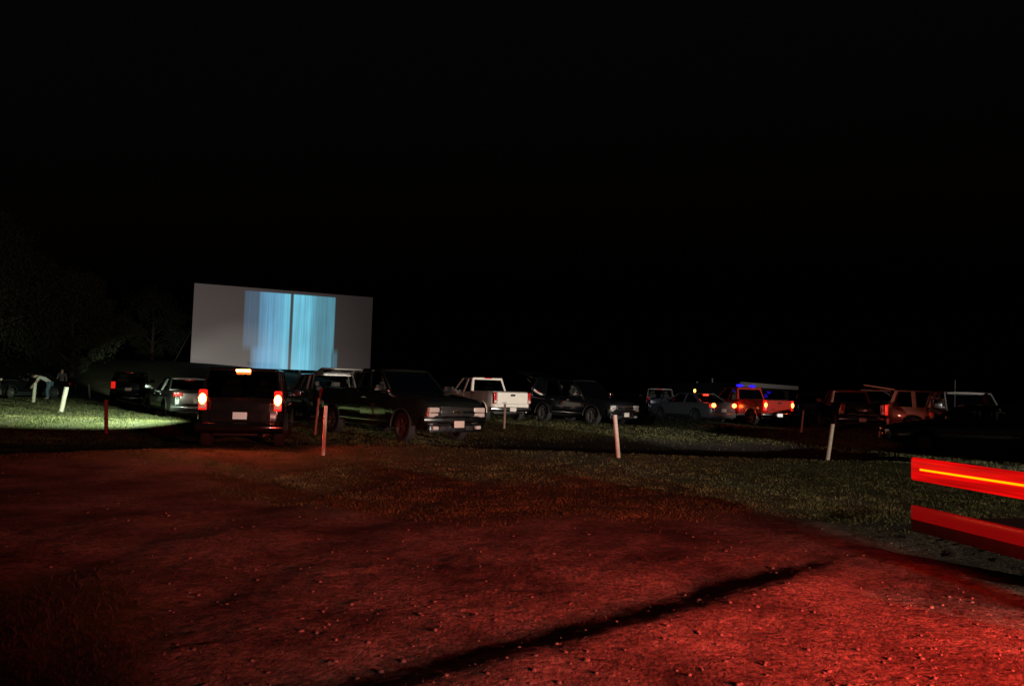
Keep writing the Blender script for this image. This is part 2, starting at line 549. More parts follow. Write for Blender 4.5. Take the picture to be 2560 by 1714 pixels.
def build_grass():
    xs, ys, hs = [], [], []

    def scatter(n, x0, x1, y0, y1, h0, h1, fan=False, pw=1.0):
        u = rng.random(n)
        y = 1.0 / (1 / y0 + u * (1 / y1 - 1 / y0)) if pw else y0 + u * (y1 - y0)
        x = x0 + rng.random(n) * (x1 - x0)
        if fan:
            x = x * y
        keep = rng.random(n) < grass_mask(x, y) ** 1.3
        x, y = x[keep], y[keep]
        xs.append(x); ys.append(y)
        clump = fbm(x * 3.1, y * 3.1, 2, 71)
        hs.append((h0 + (h1 - h0) * rng.random(len(x)) ** 2) * (0.35 + 1.3 * clump))
    scatter(26000, -0.78, 0.05, 2.6, 6.8, 0.010, 0.065, True)
    n_weed = len(xs[0])
    scatter(300000, -0.75, 0.75, 8.0, 18.5, 0.014, 0.042, True)
    scatter(120000, -0.75, 0.66, 18.5, 27, 0.025, 0.06, True)
    scatter(140000, -0.75, 0.66, 23, 46, 0.03, 0.065, True)
    x, y, h = np.concatenate(xs), np.concatenate(ys), np.concatenate(hs)
    n = len(x)
    z = ground_z(x, y) - 0.012
    a = rng.random(n) * 2 * PI
    w = 0.0022 + 0.00026 * y * (0.6 + 0.8 * rng.random(n))
    lean = h * (0.3 + 0.8 * rng.random(n))
    la = rng.random(n) * 2 * PI
    ca, sa = np.cos(a), np.sin(a)
    co = np.zeros((n, 5, 3))
    co[:, 0] = np.stack([x - ca * w, y - sa * w, z], -1)
    co[:, 1] = np.stack([x + ca * w, y + sa * w, z], -1)
    mx, my = x + np.cos(la) * lean * 0.35, y + np.sin(la) * lean * 0.35
    co[:, 2] = np.stack([mx + ca * w * 0.7, my + sa * w * 0.7, z + h * 0.62], -1)
    co[:, 3] = np.stack([mx - ca * w * 0.7, my - sa * w * 0.7, z + h * 0.62], -1)
    co[:, 4] = np.stack([x + np.cos(la) * lean, y + np.sin(la) * lean, z + h], -1)
    base = (np.arange(n) * 5)[:, None]
    f1 = base + np.array([[0, 1, 2]]); f2 = base + np.array([[0, 2, 3]]); f3 = base + np.array([[3, 2, 4]])
    faces = np.concatenate([f1, f2, f3])
    mt, nt, b = nodes_of('grass_blades')
    tc = nt.nodes.new('ShaderNodeTexCoord')
    nz = nt.nodes.new('ShaderNodeTexNoise'); nz.inputs['Scale'].default_value = 2.2; nz.inputs['Detail'].default_value = 6
    nt.links.new(tc.outputs['Object'], nz.inputs['Vector'])
    rp = nt.nodes.new('ShaderNodeValToRGB')
    rp.color_ramp.elements[0].position = 0.32; rp.color_ramp.elements[0].color = (0.046, 0.048, 0.017, 1)
    rp.color_ramp.elements[1].position = 0.68; rp.color_ramp.elements[1].color = (0.15, 0.125, 0.055, 1)
    e = rp.color_ramp.elements.new(0.5); e.color = (0.082, 0.082, 0.032, 1)
    nt.links.new(nz.outputs['Fac'], rp.inputs[0])
    nt.links.new(rp.outputs[0], b.inputs['Base Color'])
    b.inputs['Roughness'].default_value = 0.75
    b.inputs['Specular IOR Level'].default_value = 0.2
    wm = mat_plain('weed_blades', (0.016, 0.019, 0.007), 0.9, scale=3, var=0.6)
    pat = np.array([[0, 1, 2], [0, 2, 3], [3, 2, 4]])
    wf = ((np.arange(n_weed) * 5)[:, None, None] + pat[None]).reshape(-1, 3)
    wo_ = mesh_np('weeds', co[:n_weed].reshape(-1, 3), wf, wm)
    tag(wo_, 'dark ragged weeds in the lower left gravel corner', 'weeds', None, 'stuff')
    co = co[n_weed:]
    faces = ((np.arange(n - n_weed) * 5)[:, None, None] + pat[None]).reshape(-1, 3)
    o = mesh_np('grass', co.reshape(-1, 3), faces, mt)
    tag(o, 'short worn olive grass on the banks between the parking rows', 'grass', None, 'stuff')


def build_stones():
    ico = bmesh.new()
    bmesh.ops.create_icosphere(ico, subdivisions=1, radius=1.0)
    base = np.array([v.co[:] for v in ico.verts]); tri = np.array([[v.index for v in f.verts] for f in ico.faces])
    ico.free()
    n = 3200
    y = 1.0 / (1 / 2.6 + rng.random(n) * (1 / 12.5 - 1 / 2.6))
    x = (-0.75 + 1.5 * rng.random(n)) * y
    keep = rng.random(n) > grass_mask(x, y) * 1.1
    x, y = x[keep], y[keep]
    n = len(x)
    s = 0.004 + 0.014 * rng.random(n) ** 3.5
    sc = np.stack([s * (0.7 + 0.7 * rng.random(n)), s * (0.7 + 0.7 * rng.random(n)), s * (0.45 + 0.4 * rng.random(n))], -1)
    jit = 1 + 0.25 * (rng.random((n, len(base), 1)) - 0.5)
    co = base[None] * jit * sc[:, None]
    a = rng.random(n) * 2 * PI
    c, s_ = np.cos(a)[:, None], np.sin(a)[:, None]
    cx, cy = co[..., 0] * c - co[..., 1] * s_, co[..., 0] * s_ + co[..., 1] * c
    z = ground_z(x, y) + gravel_relief(x, y) + sc[:, 2] * 0.25
    co = np.stack([cx + x[:, None], cy + y[:, None], co[..., 2] + z[:, None]], -1)
    faces = (tri[None] + (np.arange(n) * len(base))[:, None, None]).reshape(-1, 3)
    m = mat_plain('loose_stones', (0.11, 0.09, 0.075), 0.9, scale=9, var=0.7)
    o = mesh_np('gravel_stones', co.reshape(-1, 3), faces, m, True)
    tag(o, 'loose stones strewn over the red lit gravel', 'gravel', None, 'stuff')


build_ground()
build_grass()
build_stones()


# ------------------------------------------------------------------ projection screen
def build_screen():
    A, B = Vector((-38.6, 94.0, 0)), Vector((-18.8, 104.0, 0))
    W = (B - A).length
    z0, H = 2.75, 10.0
    rz = math.atan2(B.y - A.y, B.x - A.x)
    root = empty('projection_screen', (A.x, A.y, 0), rz)
    tag(root, 'huge pale drive-in cinema screen lit by a blurred cyan picture', 'screen')
    bm = bmesh.new()
    box(bm, (W / 2, 0.0, z0 + H / 2), (W, 0.25, H), 0.03)
    mt, nt, b = nodes_of('screen_picture')
    N, L = nt.nodes.new, nt.links.new
    tc = N('ShaderNodeTexCoord')
    sp = N('ShaderNodeSeparateXYZ')
    L(tc.outputs['Object'], sp.inputs[0])

    def math_(op, a, bb=None, c=None):
        m = N('ShaderNodeMath'); m.operation = op
        for i, v in enumerate((a, bb, c)):
            if v is None:
                continue
            if isinstance(v, (int, float)):
                m.inputs[i].default_value = v
            else:
                L(v, m.inputs[i])
        return m.outputs[0]
    u = math_('DIVIDE', sp.outputs['X'], W)
    v = math_('DIVIDE', math_('SUBTRACT', sp.outputs['Z'], z0), H)

    def ramp(fac, stops, interp_='LINEAR'):
        r = N('ShaderNodeValToRGB'); r.color_ramp.interpolation = interp_
        els = r.color_ramp.elements
        els[0].position, els[0].color = stops[0][0], (*[stops[0][1]] * 3, 1)
        els[1].position, els[1].color = stops[-1][0], (*[stops[-1][1]] * 3, 1)
        for p, c in stops[1:-1]:
            e = els.new(p); e.color = (c, c, c, 1)
        L(fac, r.inputs[0])
        return r.outputs[0]

    def stripes(su, sv, detail=4, off=0.0):
        cb = N('ShaderNodeCombineXYZ')
        L(math_('MULTIPLY_ADD', u, su, off), cb.inputs[0]); L(math_('MULTIPLY', v, sv), cb.inputs[1])
        n = N('ShaderNodeTexNoise'); n.inputs['Scale'].default_value = 1.0; n.inputs['Detail'].default_value = detail
        n.inputs['Roughness'].default_value = 0.65
        L(cb.outputs[0], n.inputs['Vector'])
        return n.outputs['Fac']
    # envelopes at the top, middle and bottom of the picture
    envM = ramp(u, [(0.0, 0), (0.262, 0), (0.268, 0.16), (0.288, 0.2), (0.345, 0.26), (0.352, 0.55), (0.42, 0.78), (0.50, 0.92), (0.515, 0.95), (0.5165, 0.04), (0.531, 0.03), (0.5325, 1.0), (0.63, 0.96), (0.662, 0.5), (0.69, 0.42), (0.762, 0.50), (0.772, 0.5), (0.775, 0.0)])
    envB = ramp(u, [(0.0, 0), (0.305, 0), (0.312, 0.24), (0.33, 0.5), (0.37, 0.74), (0.45, 0.88), (0.515, 0.95), (0.5165, 0.04), (0.531, 0.03), (0.5325, 1.0), (0.63, 0.98), (0.655, 0.6), (0.70, 0.40), (0.762, 0.52), (0.765, 0.22), (0.797, 0.22), (0.80, 0.0)])
    tb = ramp(v, [(0.0, 1), (0.20, 1), (0.30, 0), (1.0, 0)])
    mxe = N('ShaderNodeMix')
    L(tb, mxe.inputs[0]); L(envM, mxe.inputs[2]); L(envB, mxe.inputs[3])
    env = mxe.outputs[0]
    vt = ramp(v, [(0.0, 1), (0.955, 1), (0.962, 0), (1.0, 0)])
    s1, s2, s3 = stripes(46, 0.35, 3), stripes(150, 0.6, 2, 3.7), stripes(9, 1.5, 2, 8.1)
    st = math_('ADD', math_('MULTIPLY', s1, 1.3), math_('ADD', math_('MULTIPLY', s2, 1.0), math_('MULTIPLY', s3, 0.7)))
    st = math_('ADD', math_('MULTIPLY', st, 0.9), -0.40)
    lum = math_('MULTIPLY', math_('MULTIPLY', env, vt), st)
    # hue drifts between blue and cyan
    cr = N('ShaderNodeMix'); cr.data_type = 'RGBA'
    cr.inputs[6].default_value = (0.10, 0.34, 0.60, 1)
    cr.inputs[7].default_value = (0.115, 0.50, 0.66, 1)
    L(ramp(u, [(0.3, 0.0), (0.43, 0.35), (0.52, 0.9), (1.0, 1.0)]), cr.inputs[0])
    ml = N('ShaderNodeMix'); ml.data_type = 'RGBA'; ml.blend_type = 'MULTIPLY'; ml.inputs[0].default_value = 1
    L(cr.outputs[2], ml.inputs[6]); L(lum, ml.inputs[7])
    # pale screen cloth, scattered stray light of the projector
    gr = math_('ADD', 0.010, math_('MULTIPLY', ramp(v, [(0, 1.0), (0.35, 0.55), (1, 0.35)]), math_('MULTIPLY', ramp(u, [(0, 1), (0.35, 0.75), (1, 0.15)]), 0.085)))
    gc = N('ShaderNodeMix'); gc.data_type = 'RGBA'; gc.blend_type = 'MULTIPLY'; gc.inputs[0].default_value = 1
    gc.inputs[6].default_value = (1.0, 0.86, 0.82, 1)
    L(gr, gc.inputs[7])
    ad = N('ShaderNodeMix'); ad.data_type = 'RGBA'; ad.blend_type = 'ADD'; ad.inputs[0].default_value = 1
    L(gc.outputs[2], ad.inputs[6]); L(ml.outputs[2], ad.inputs[7])
    L(ad.outputs[2], b.inputs['Emission Color'])
    b.inputs['Emission Strength'].default_value = 1.0
    b.inputs['Base Color'].default_value = (0.35, 0.35, 0.35, 1)
    b.inputs['Roughness'].default_value = 0.8
    finish(bm, 'screen_panel', mt, root)
    # timber supports and steel stays behind
    for k in range(6):
        x = 1.2 + (W - 2.4) * k / 5
        bm = bmesh.new()
        bar(bm, (x, 0.42, -1.0), (x, 0.42, z0 + H - 0.3), 0.3, 0.3)
        finish(bm, 'support_post', M['steel'], root)
        bm = bmesh.new()
        bar(bm, (x, 5.2, -1.0), (x, 0.6, z0 + H * 0.75), 0.22, 0.22)
        finish(bm, 'back_brace', M['steel'], root)
    bm = bmesh.new()
    tube(bm, [(-3.0, 0.2, 0.3), (-0.12, 0.1, z0 + 4.2)], 0.06)
    finish(bm, 'guy_wire', M['steel'], root)


build_screen()


# ------------------------------------------------------------------ low building with lamps
def build_building():
    C = Vector((19.0, 65.0, 0)); E = Vector((31.2, 85.0, 0)); Wp = Vector((20.0, 100.0, 0))
    back = E + (Wp - C)
    root = empty('concession_building', (0, 0, 0))
    tag(root, 'long low flat roofed building with a pale fascia behind the parked trucks', 'building')
    g = -0.2
    zt = 2.05

    def prism(pts, z0, z1, name, mat):
        bm = bmesh.new()
        lo = [bm.verts.new((p.x, p.y, z0)) for p in pts]
        hi = [bm.verts.new((p.x, p.y, z1)) for p in pts]
        n = len(pts)
        for i in range(n):
            j = (i + 1) % n
            bm.faces.new((lo[i], lo[j], hi[j], hi[i]))
        bm.faces.new(lo[::-1]); bm.faces.new(hi)
        return finish(bm, name, mat, root, smooth=False)
    ctr = (C + E + Wp + back) / 4
    wall = mat_plain('block_wall', (0.10, 0.055, 0.045), 0.9, scale=1.5, var=0.3, bump=0.3)
    roof = mat_plain('roof_felt', (0.07, 0.05, 0.045), 0.9)
    fas = mat_plain('fascia_white', (0.75, 0.68, 0.62), 0.6, var=0.08)
    fas2 = mat_plain('fascia_brown', (0.10, 0.05, 0.045), 0.7)
    prism([p + (ctr - p).normalized() * 1.1 for p in (C, E, back, Wp)], g, zt, 'wall', wall)
    prism([p for p in (C, E, back, Wp)], zt + 0.004, zt + 0.30, 'roof', roof)

    def facebar(a, b, z, h, t, name, mat, off):
        n = Vector(((b - a).y, -(b - a).x, 0)).normalized()
        if n.dot(a - ctr) < 0:
            n = -n
        bm = bmesh.new()
        bar(bm, a + n * off + Vector((0, 0, z)), b + n * off + Vector((0, 0, z)), t, h, n)
        return finish(bm, name, mat, root, smooth=False)
    facebar(C, E, zt + 0.19, 0.40, 0.06, 'fascia_board', fas, 0.04)
    facebar(C, Wp, zt + 0.19, 0.40, 0.06, 'fascia_board', fas2, 0.04)
    bm = bmesh.new(); tube(bm, [(20.1, 78, zt + .3), (20.1, 78, zt + 0.75)], 0.05); box(bm, (20.1, 78, zt + 0.78), (0.2, 0.2, 0.12), 0.03)
    finish(bm, 'roof_vent', fas, root)
    bm = bmesh.new(); tube(bm, [(20.0, 84, zt + .3), (20.0, 84, zt + 0.55)], 0.1)
    finish(bm, 'roof_vent', fas, root)
    d = (E - C).normalized()
    nrm = Vector((d.y, -d.x, 0))
    # doors and serving windows on the side towards the trucks
    for k, s in enumerate((4, 9, 14, 19)):
        bm = bmesh.new()
        p = C + d * s
        inn = p + (ctr - p).normalized() * 0
        q = p - nrm * 0.0
        box(bm, (0, 0, 0), (1.1, 0.08, 1.0), 0.02, M=Matrix.Rotation(math.atan2(d.y, d.x), 3, 'Z'))
        o = finish(bm, 'window', M['glass_dark'], root)
        o.location = (p.x - nrm.x * 0.62, p.y - nrm.y * 0.62, 1.3)
    # blue lamps under and along the eave, some seen through truck windows
    spots = [((1852, 963.5, 62.0), 0.30, 'wide blue lamp on the eave, left one of the pair above the red pickup cab'),
             ((1883, 965.5, 62.5), 0.28, 'wide blue lamp on the eave, right one of the pair above the red pickup cab'),
             ((1837, 977, 62.0), 0.14, 'small blue lamp left of the red pickup cab window'),
             ((1856, 981, 62.0), 0.20, 'blue lamp seen low through the red pickup rear window'),
             ((1868, 979, 62.0), 0.17, 'rounder blue lamp seen at the middle of the red pickup rear window'),
             ((1925, 980, 62.0), 0.16, 'upper blue lamp between the red pickup cab and the dark van'),
             ((1916, 990, 62.0), 0.17, 'lower blue lamp between the red pickup cab and the dark van')]
    for (px, py, Y), r, lab in spots:
        X = (px - 1280) / 1953 * Y
        Z = CAM_H - (py - (965 + (px - 1280) * 0.0306)) / 1953 * Y
        root2 = empty('blue_lamp', (X, Y, Z))
        tag(root2, lab, 'lamp', 'blue lamps along the low building')
        bm = bmesh.new()
        bmesh.ops.create_uvsphere(bm, u_segments=14, v_segments=8, radius=1.0)
        for v in bm.verts:
            v.co = Vector((v.co.x * r, v.co.y * 0.12, v.co.z * (r * 0.38 if py < 970 else r * 0.9)))
        finish(bm, 'lamp_globe', M['blue_on'], root2)
        bm = bmesh.new()
        if py < 970:
            tube(bm, [(0, 0.05, 0.06), (0, 0.6, 0.22), (0, 2.6, 0.22)], 0.025)
        else:
            tube(bm, [(0, 0.1, -r * 0.5), (0, 0.14, -Z - 0.15)], 0.03)
        finish(bm, 'bracket', M['steel'], root2)


build_building()
t = empty('amber_lamp', (10.45, 44.4, 0.0))
tag(t, 'single small amber lamp glowing over the long dark sedan', 'lamp')
bm = bmesh.new(); bmesh.ops.create_uvsphere(bm, u_segments=14, v_segments=10, radius=0.075, matrix=Matrix.Translation((0, 0, 1.56)) @ Matrix.Diagonal((0.8, 0.8, 1.25, 1)))
finish(bm, 'lamp_globe', M['amber_on'], t)
bm = bmesh.new(); tube(bm, [(0, 0, -0.3), (0, 0, 1.49)], 0.025)
finish(bm, 'stand', M['steel'], t)

# ------------------------------------------------------------------ posts
def build_post(px, Y, H, rad, lean, mat, label, px_to=None):
    X = (px - 1280) / 1953 * Y
    z = float(ground_z(np.array([X]), np.array([Y]))[0])
    bm = bmesh.new()
    n = 14
    prof = [(-0.25, rad * 1.02), (0.0, rad * 1.02), (H * 0.5, rad), (H - 0.02, rad * 0.98), (H, rad * 0.86)]
    rings = []
    for zz, r in prof:
        rings.append([bm.verts.new((r * math.cos(2 * PI * k / n) * (1 + 0.04 * math.sin(3 * k)), r * math.sin(2 * PI * k / n), zz)) for k in range(n)])
    for a, b in zip(rings[:-1], rings[1:]):
        for k in range(n):
            j = (k + 1) % n
            bm.faces.new((a[k], a[j], b[j], b[k]))
    bm.faces.new(rings[-1]); bm.faces.new(rings[0][::-1])
    o = finish(bm, 'marker_post', mat)
    o.location = (X, Y, z)
    o.rotation_euler = (R(random.uniform(-2, 2)), R(lean), R(random.uniform(0, 60)) * 0)
    tag(o, label, 'post', 'posts marking the parking rows')
    return o


# (pixel column of the foot, distance, height, radius, lean to the right in degrees)
build_post(820, 15.5, 0.97, 0.035, 0.5, M['post'], 'tall upright post in the foreground grass before the dark pickup tail')
build_post(1553, 16.6, 0.90, 0.042, -6.0, M['post'], 'thick post leaning left on the bank before the dark sport utility')
build_post(2072, 17.6, 0.82, 0.045, 8.0, M['post'], 'post leaning right on the bank nearest the red striped trailer')
build_post(1267, 27.0, 0.87, 0.04, 0.5, M['post'], 'pale pinkish post before the white pickup tailgate')
build_post(2007, 31.0, 0.86, 0.042, 6.0, M['post'], 'slim pale post before the red tailgate pickup bumper')
build_post(279, 22.3, 0.95, 0.05, -5.0, M['post_red'], 'dull red post leaning left before the bright green grass')
build_post(797, 21.5, 1.02, 0.035, 3.5, M['post_red'], 'thin red post half hidden between the silver van and dark pickup tail')
build_post(163, 30.0, 0.97, 0.085, 8.5, M['post'], 'thick bright white post leaning right on the lit grass')
build_post(93, 38.0, 0.95, 0.075, 2.0, M['post'], 'white post beside the bending person and the dark parked sedan')
build_post(233, 46.5, 0.88, 0.055, -7.0, M['post'], 'grey white post leaning left before the small navy car')
build_post(196, 52.0, 0.62, 0.045, -1.0, M['post'], 'farthest and shortest pale post, out on the dark lawn')


# ------------------------------------------------------------------ vehicles
STYLES = {
    'pickup': dict(L=5.55, hw=0.99, H=1.88, wr=0.38, ax=(1.72, -1.88), zb=0.42, tr=0.80,
                   top=[(-2.78, 1.24), (-2.6, 1.30), (-0.85, 1.30), (-0.8, 1.26), (1.1, 1.24), (1.5, 1.22), (2.45, 1.12), (2.72, 1.02), (2.78, 0.95)],
                   cab=(-0.74, -0.56, 0.38, 1.08), pil=[(0.0, 0.10), (0.42, 0.10), (1.0, 0.07)], tw=0.74),
    'suv': dict(L=4.95, hw=0.98, H=1.90, wr=0.38, ax=(1.48, -1.42), zb=0.40, tr=0.80,
                top=[(-2.48, 1.10), (-2.40, 1.18), (0.95, 1.18), (1.3, 1.16), (2.15, 1.06), (2.42, 0.97), (2.48, 0.88)],
                cab=(-2.38, -2.14, 0.22, 0.98), pil=[(0.0, 0.12), (0.30, 0.16), (0.62, 0.10), (1.0, 0.07)], tw=0.76),
    'van': dict(L=4.9, hw=0.96, H=1.76, wr=0.33, ax=(1.52, -1.45), zb=0.30, tr=0.76,
                top=[(-2.45, 0.98), (-2.38, 1.04), (1.2, 1.02), (1.6, 0.98), (2.2, 0.84), (2.4, 0.72), (2.45, 0.62)],
                cab=(-2.36, -2.10, 0.55, 1.55), pil=[(0.0, 0.12), (0.28, 0.10), (0.60, 0.10), (1.0, 0.07)], tw=0.72),
    'sedan': dict(L=4.75, hw=0.90, H=1.45, wr=0.32, ax=(1.38, -1.36), zb=0.26, tr=0.73,
                  top=[(-2.37, 0.88), (-2.28, 0.98), (-1.5, 1.00), (0.9, 0.95), (1.2, 0.93), (2.05, 0.80), (2.32, 0.68), (2.37, 0.60)],
                  cab=(-1.72, -1.02, 0.22, 1.02), pil=[(0.0, 0.14), (0.48, 0.08), (1.0, 0.06)], tw=0.60),
    'hatch': dict(L=4.35, hw=0.90, H=1.66, wr=0.34, ax=(1.28, -1.26), zb=0.32, tr=0.74,
                  top=[(-2.18, 1.00), (-2.10, 1.08), (0.9, 1.04), (1.2, 1.02), (1.85, 0.92), (2.12, 0.82), (2.18, 0.72)],
                  cab=(-2.08, -1.82, 0.25, 0.98), pil=[(0.0, 0.14), (0.30, 0.10), (0.62, 0.09), (1.0, 0.07)], tw=0.70),
}
WHEEL_CACHE = {}


def wheel_mesh(wr):
    if wr in WHEEL_CACHE:
        return WHEEL_CACHE[wr]
    w = 0.24 if wr > 0.35 else 0.20
    bm = bmesh.new()
    h = w / 2
    ri = wr * 0.62
    lathe_y(bm, [(-h * 0.8, ri), (-h, wr * 0.80), (-h * 0.9, wr * 0.94), (-h * 0.62, wr), (0, wr * 1.005), (h * 0.62, wr), (h * 0.9, wr * 0.94), (h, wr * 0.80), (h * 0.8, ri), (-h * 0.8, ri)], 36)
    o = finish(bm, 'wheel', M['tyre'])
    ty = o.data
    bpy.data.objects.remove(o)
    bm = bmesh.new()
    # dish, lip and five twin spokes; outer face at +y
    lathe_y(bm, [(h * 0.80, ri * 1.0), (h * 0.72, ri * 0.93), (-h * 0.1, ri * 0.88), (-h * 0.1, 0.02)], 36)
    for k in range(5):
        a = 2 * PI * k / 5
        c, s = math.cos(a), math.sin(a)
        bar(bm, (c * ri * 0.12, h * 0.50, s * ri * 0.12), (c * ri * 0.92, h * 0.62, s * ri * 0.92), ri * 0.28, 0.035, (-s, 0, c))
    lathe_y(bm, [(h * 0.1, ri * 0.28), (h * 0.66, ri * 0.24), (h * 0.72, ri * 0.12), (h * 0.72, 0.004)], 18)
    o = finish(bm, 'rim', M['rim'])
    rm = o.data
    bpy.data.objects.remove(o)
    WHEEL_CACHE[wr] = (ty, rm)
    return ty, rm


def vehicle(name, label, cat, style, loc, head, paint, group='cars parked on the drive-in lot', glass='glass', pitch=0.0,
            front=True, tail='lens_red', brake=None, plate='plate', chrome_bumper=False, gate_open=False, gate_paint=None,
            cab_paint=None, emblem=False, scale=1.0, lamp_on=None, lamp_z=0.0, gate_angle=8, high=None):
    S = STYLES[style]
    L_, hw, H = S['L'], S['hw'], S['H']
    P = M[paint]
    CP = M[cab_paint] if cab_paint else P
    G = M[glass]
    xr, xf = S['top'][0][0], S['top'][-1][0]
    root = empty(name, (loc[0], loc[1], loc[2] if len(loc) > 2 else hz(loc[0], loc[1])), R(head))
    root.scale = (scale,) * 3
    root.rotation_mode = 'XYZ'
    root.rotation_euler = (0, R(pitch), R(head))
    tag(root, label, cat, group)

    def top(x):
        return interp(x, S['top'])

    def halfw(x):
        d = min(x - xr, xf - x)
        return hw * interp(d, [(0, 0.84), (0.05, 0.90), (0.15, 0.955), (0.4, 0.985), (1.0, 1.0)])

    def zbot(x, raw=False):
        z = S['zb'] + interp(min(x - xr, xf - x), [(0, 0.08), (0.3, 0.0)])
        return z

    ra = S['wr'] * 1.20

    def arch(x):
        for a in S['ax']:
            d = abs(x - a)
            if d < ra:
                return S['wr'] + math.sqrt(max(ra * ra - d * d, 0)) * 1.0
        return None

    xsall = set()
    for p in S['top']:
        xsall.add(round(p[0], 4))
    for d in (0.05, 0.15, 0.3, 0.6):
        xsall.add(round(xr + d, 4)); xsall.add(round(xf - d, 4))
    for k in range(12):
        xsall.add(round(xr + (xf - xr) * k / 11, 4))
    for a in S['ax']:
        xsall = {x for x in xsall if not (abs(x - a) < ra + 0.01)}
        for k in range(13):
            t = PI * k / 12
            xsall.add(round(a + ra * math.cos(t) * 0.9999, 4))
        xsall.add(round(a + ra * 1.002, 4)); xsall.add(round(a - ra * 1.002, 4))
    xs = sorted(xsall)

    def section(x):
        zt, w = top(x), halfw(x)
        za = arch(x)
        z0 = zbot(x)
        zb = max(z0, za) if za else z0
        hgt = zt - z0

        def yy(f):   # side profile by height fraction of the full body
            return w * interp(f, [(0, 0.93), (0.10, 0.985), (0.45, 1.0), (0.75, 0.985), (0.92, 0.955), (0.985, 0.915), (1, 0.86)])
        pts = [(w * 0.80, zb)]
        for f in (0.03, 0.12, 0.45, 0.75, 0.92, 0.985, 1.0):
            z = max(z0 + hgt * f, zb + 0.002 * f)
            pts.append((yy((z - z0) / hgt), z))
        crown = 0.035 if style != 'pickup' or x > 1.0 else 0.0
        pts.append((w * 0.45, zt + crown * 0.8))
        pts.append((0.0, zt + crown))
        return pts

    bm = bmesh.new()
    rings = []
    for x in xs:
        half = section(x)
        ring = [bm.verts.new((x, -y, z)) for y, z in half] + [bm.verts.new((x, y, z)) for y, z in half[-2::-1]]
        rings.append(ring)
    n = len(rings[0])
    for a, b in zip(rings[:-1], rings[1:]):
        for k in range(n):
            j = (k + 1) % n
            bm.faces.new((a[k], a[j], b[j], b[k]))
    bm.faces.new(rings[0]); bm.faces.new(rings[-1][::-1])
    finish(bm, 'body', P, root, 38)

    # pickup bed: dark lined well between the rails
    if style == 'pickup':
        bm = bmesh.new()
        box(bm, (-1.74, 0, 1.302), (1.70, hw * 1.52, 0.012), 0)
        finish(bm, 'bed_liner', M['trim'], root)
    # cabin: roof, pillars and panes
    xr0, xr1, xf1, xf0 = S['cab']
    wb, wt = hw * 0.90, S['tw']
    zb0 = min(top(xr0 + 0.02), top(xf0 - 0.02))
    zbr, zbf = top(xr0) - 0.01, top(xf0) - 0.01
    zt0 = H - 0.05
    bm = bmesh.new()
    secs = []
    for x, f in ((xr1 - 0.06, 0.92), (xr1 + 0.02, 0.99), (xr1 + 0.25, 1.02), ((xr1 + xf1) / 2, 1.03), (xf1 - 0.25, 1.02), (xf1 - 0.02, 0.98), (xf1 + 0.06, 0.90)):
        e = 0.0 if 0.94 < f else -0.02
        half = [(wt * f, zt0 - 0.025), (wt * f + 0.02, zt0 + 0.005), (wt * f - 0.03, zt0 + 0.035 + e), (wt * 0.6 * f, zt0 + 0.05 + e), (0, zt0 + 0.055 + e)]
        low = [(0, zt0 - 0.025)]
        ring = [bm.verts.new((x, -y, z)) for y, z in half] + [bm.verts.new((x, y, z)) for y, z in half[-2::-1]]
        secs.append(ring)
    n = len(secs[0])
    for a, b in zip(secs[:-1], secs[1:]):
        for k in range(n):
            j = (k + 1) % n
            bm.faces.new((a[k], a[j], b[j], b[k]))
    bm.faces.new(secs[0]); bm.faces.new(secs[-1][::-1])

    def base_pt(f, s, dz=0.0):
        x = xr0 + (xf0 - xr0) * f
        return Vector((x, s * wb, zbr + (zbf - zbr) * f + dz))

    def top_pt(f, s, dz=0.0):
        x = xr1 + (xf1 - xr1) * f
        return Vector((x, s * (wt + 0.005), zt0 + dz))
    for s in (-1, 1):
        for f, w in S['pil']:
            sh = w / 2 if f == 0 else (-w / 2 if f == 1 else 0)
            bar(bm, base_pt(f, s, -0.03) + Vector((sh, 0, 0)), top_pt(f, s) + Vector((sh, 0, 0)), w, 0.05, (1, 0, 0))
    # headers and cowls
    bar(bm, (xr0 + 0.03, -wb, zbr), (xr0 + 0.03, wb, zbr), 0.07, 0.07, (1, 0, 0))
    finish(bm, 'cab_frame', CP, root, 40)

    def pane(nm, pts, mat=G):
        b2 = bmesh.new()
        b2.faces.new([b2.verts.new(p) for p in pts])
        return finish(b2, nm, mat, root, smooth=False)
    pane('windshield', [base_pt(1, -1) + Vector((0.0, 0.03, 0)), base_pt(1, 1) + Vector((0.0, -0.03, 0)), top_pt(1, 1) + Vector((0.01, -0.02, 0)), top_pt(1, -1) + Vector((0.01, 0.02, 0))])
    if not gate_open:
        pane('rear_window', [base_pt(0, -1) + Vector((0, 0.05, 0.03)), base_pt(0, 1) + Vector((0, -0.05, 0.03)), top_pt(0, 1) + Vector((0, -0.05, -0.01)), top_pt(0, -1) + Vector((0, 0.05, -0.01))])
        if style == 'pickup':
            bm = bmesh.new()      # painted surround of the rear window
            for s in (-1, 1):
                bar(bm, base_pt(0, s, 0) + Vector((-0.012, -s * 0.05, 0)), top_pt(0, s) + Vector((-0.012, -s * 0.03, 0)), 0.07, 0.03, (0, 1, 0))
            bar(bm, base_pt(0, -1, 0.015) + Vector((-0.015, 0.0, 0)), base_pt(0, 1, 0.015) + Vector((-0.015, 0.0, 0)), 0.06, 0.03, (0, 0, 1))
            bar(bm, top_pt(0, -1, 0.0) + Vector((-0.03, 0.0, 0)), top_pt(0, 1, 0.0) + Vector((-0.03, 0.0, 0)), 0.09, 0.03, (0, 0, 1))
            finish(bm, 'window_surround', CP, root)
    fr = [f for f, w in S['pil']]
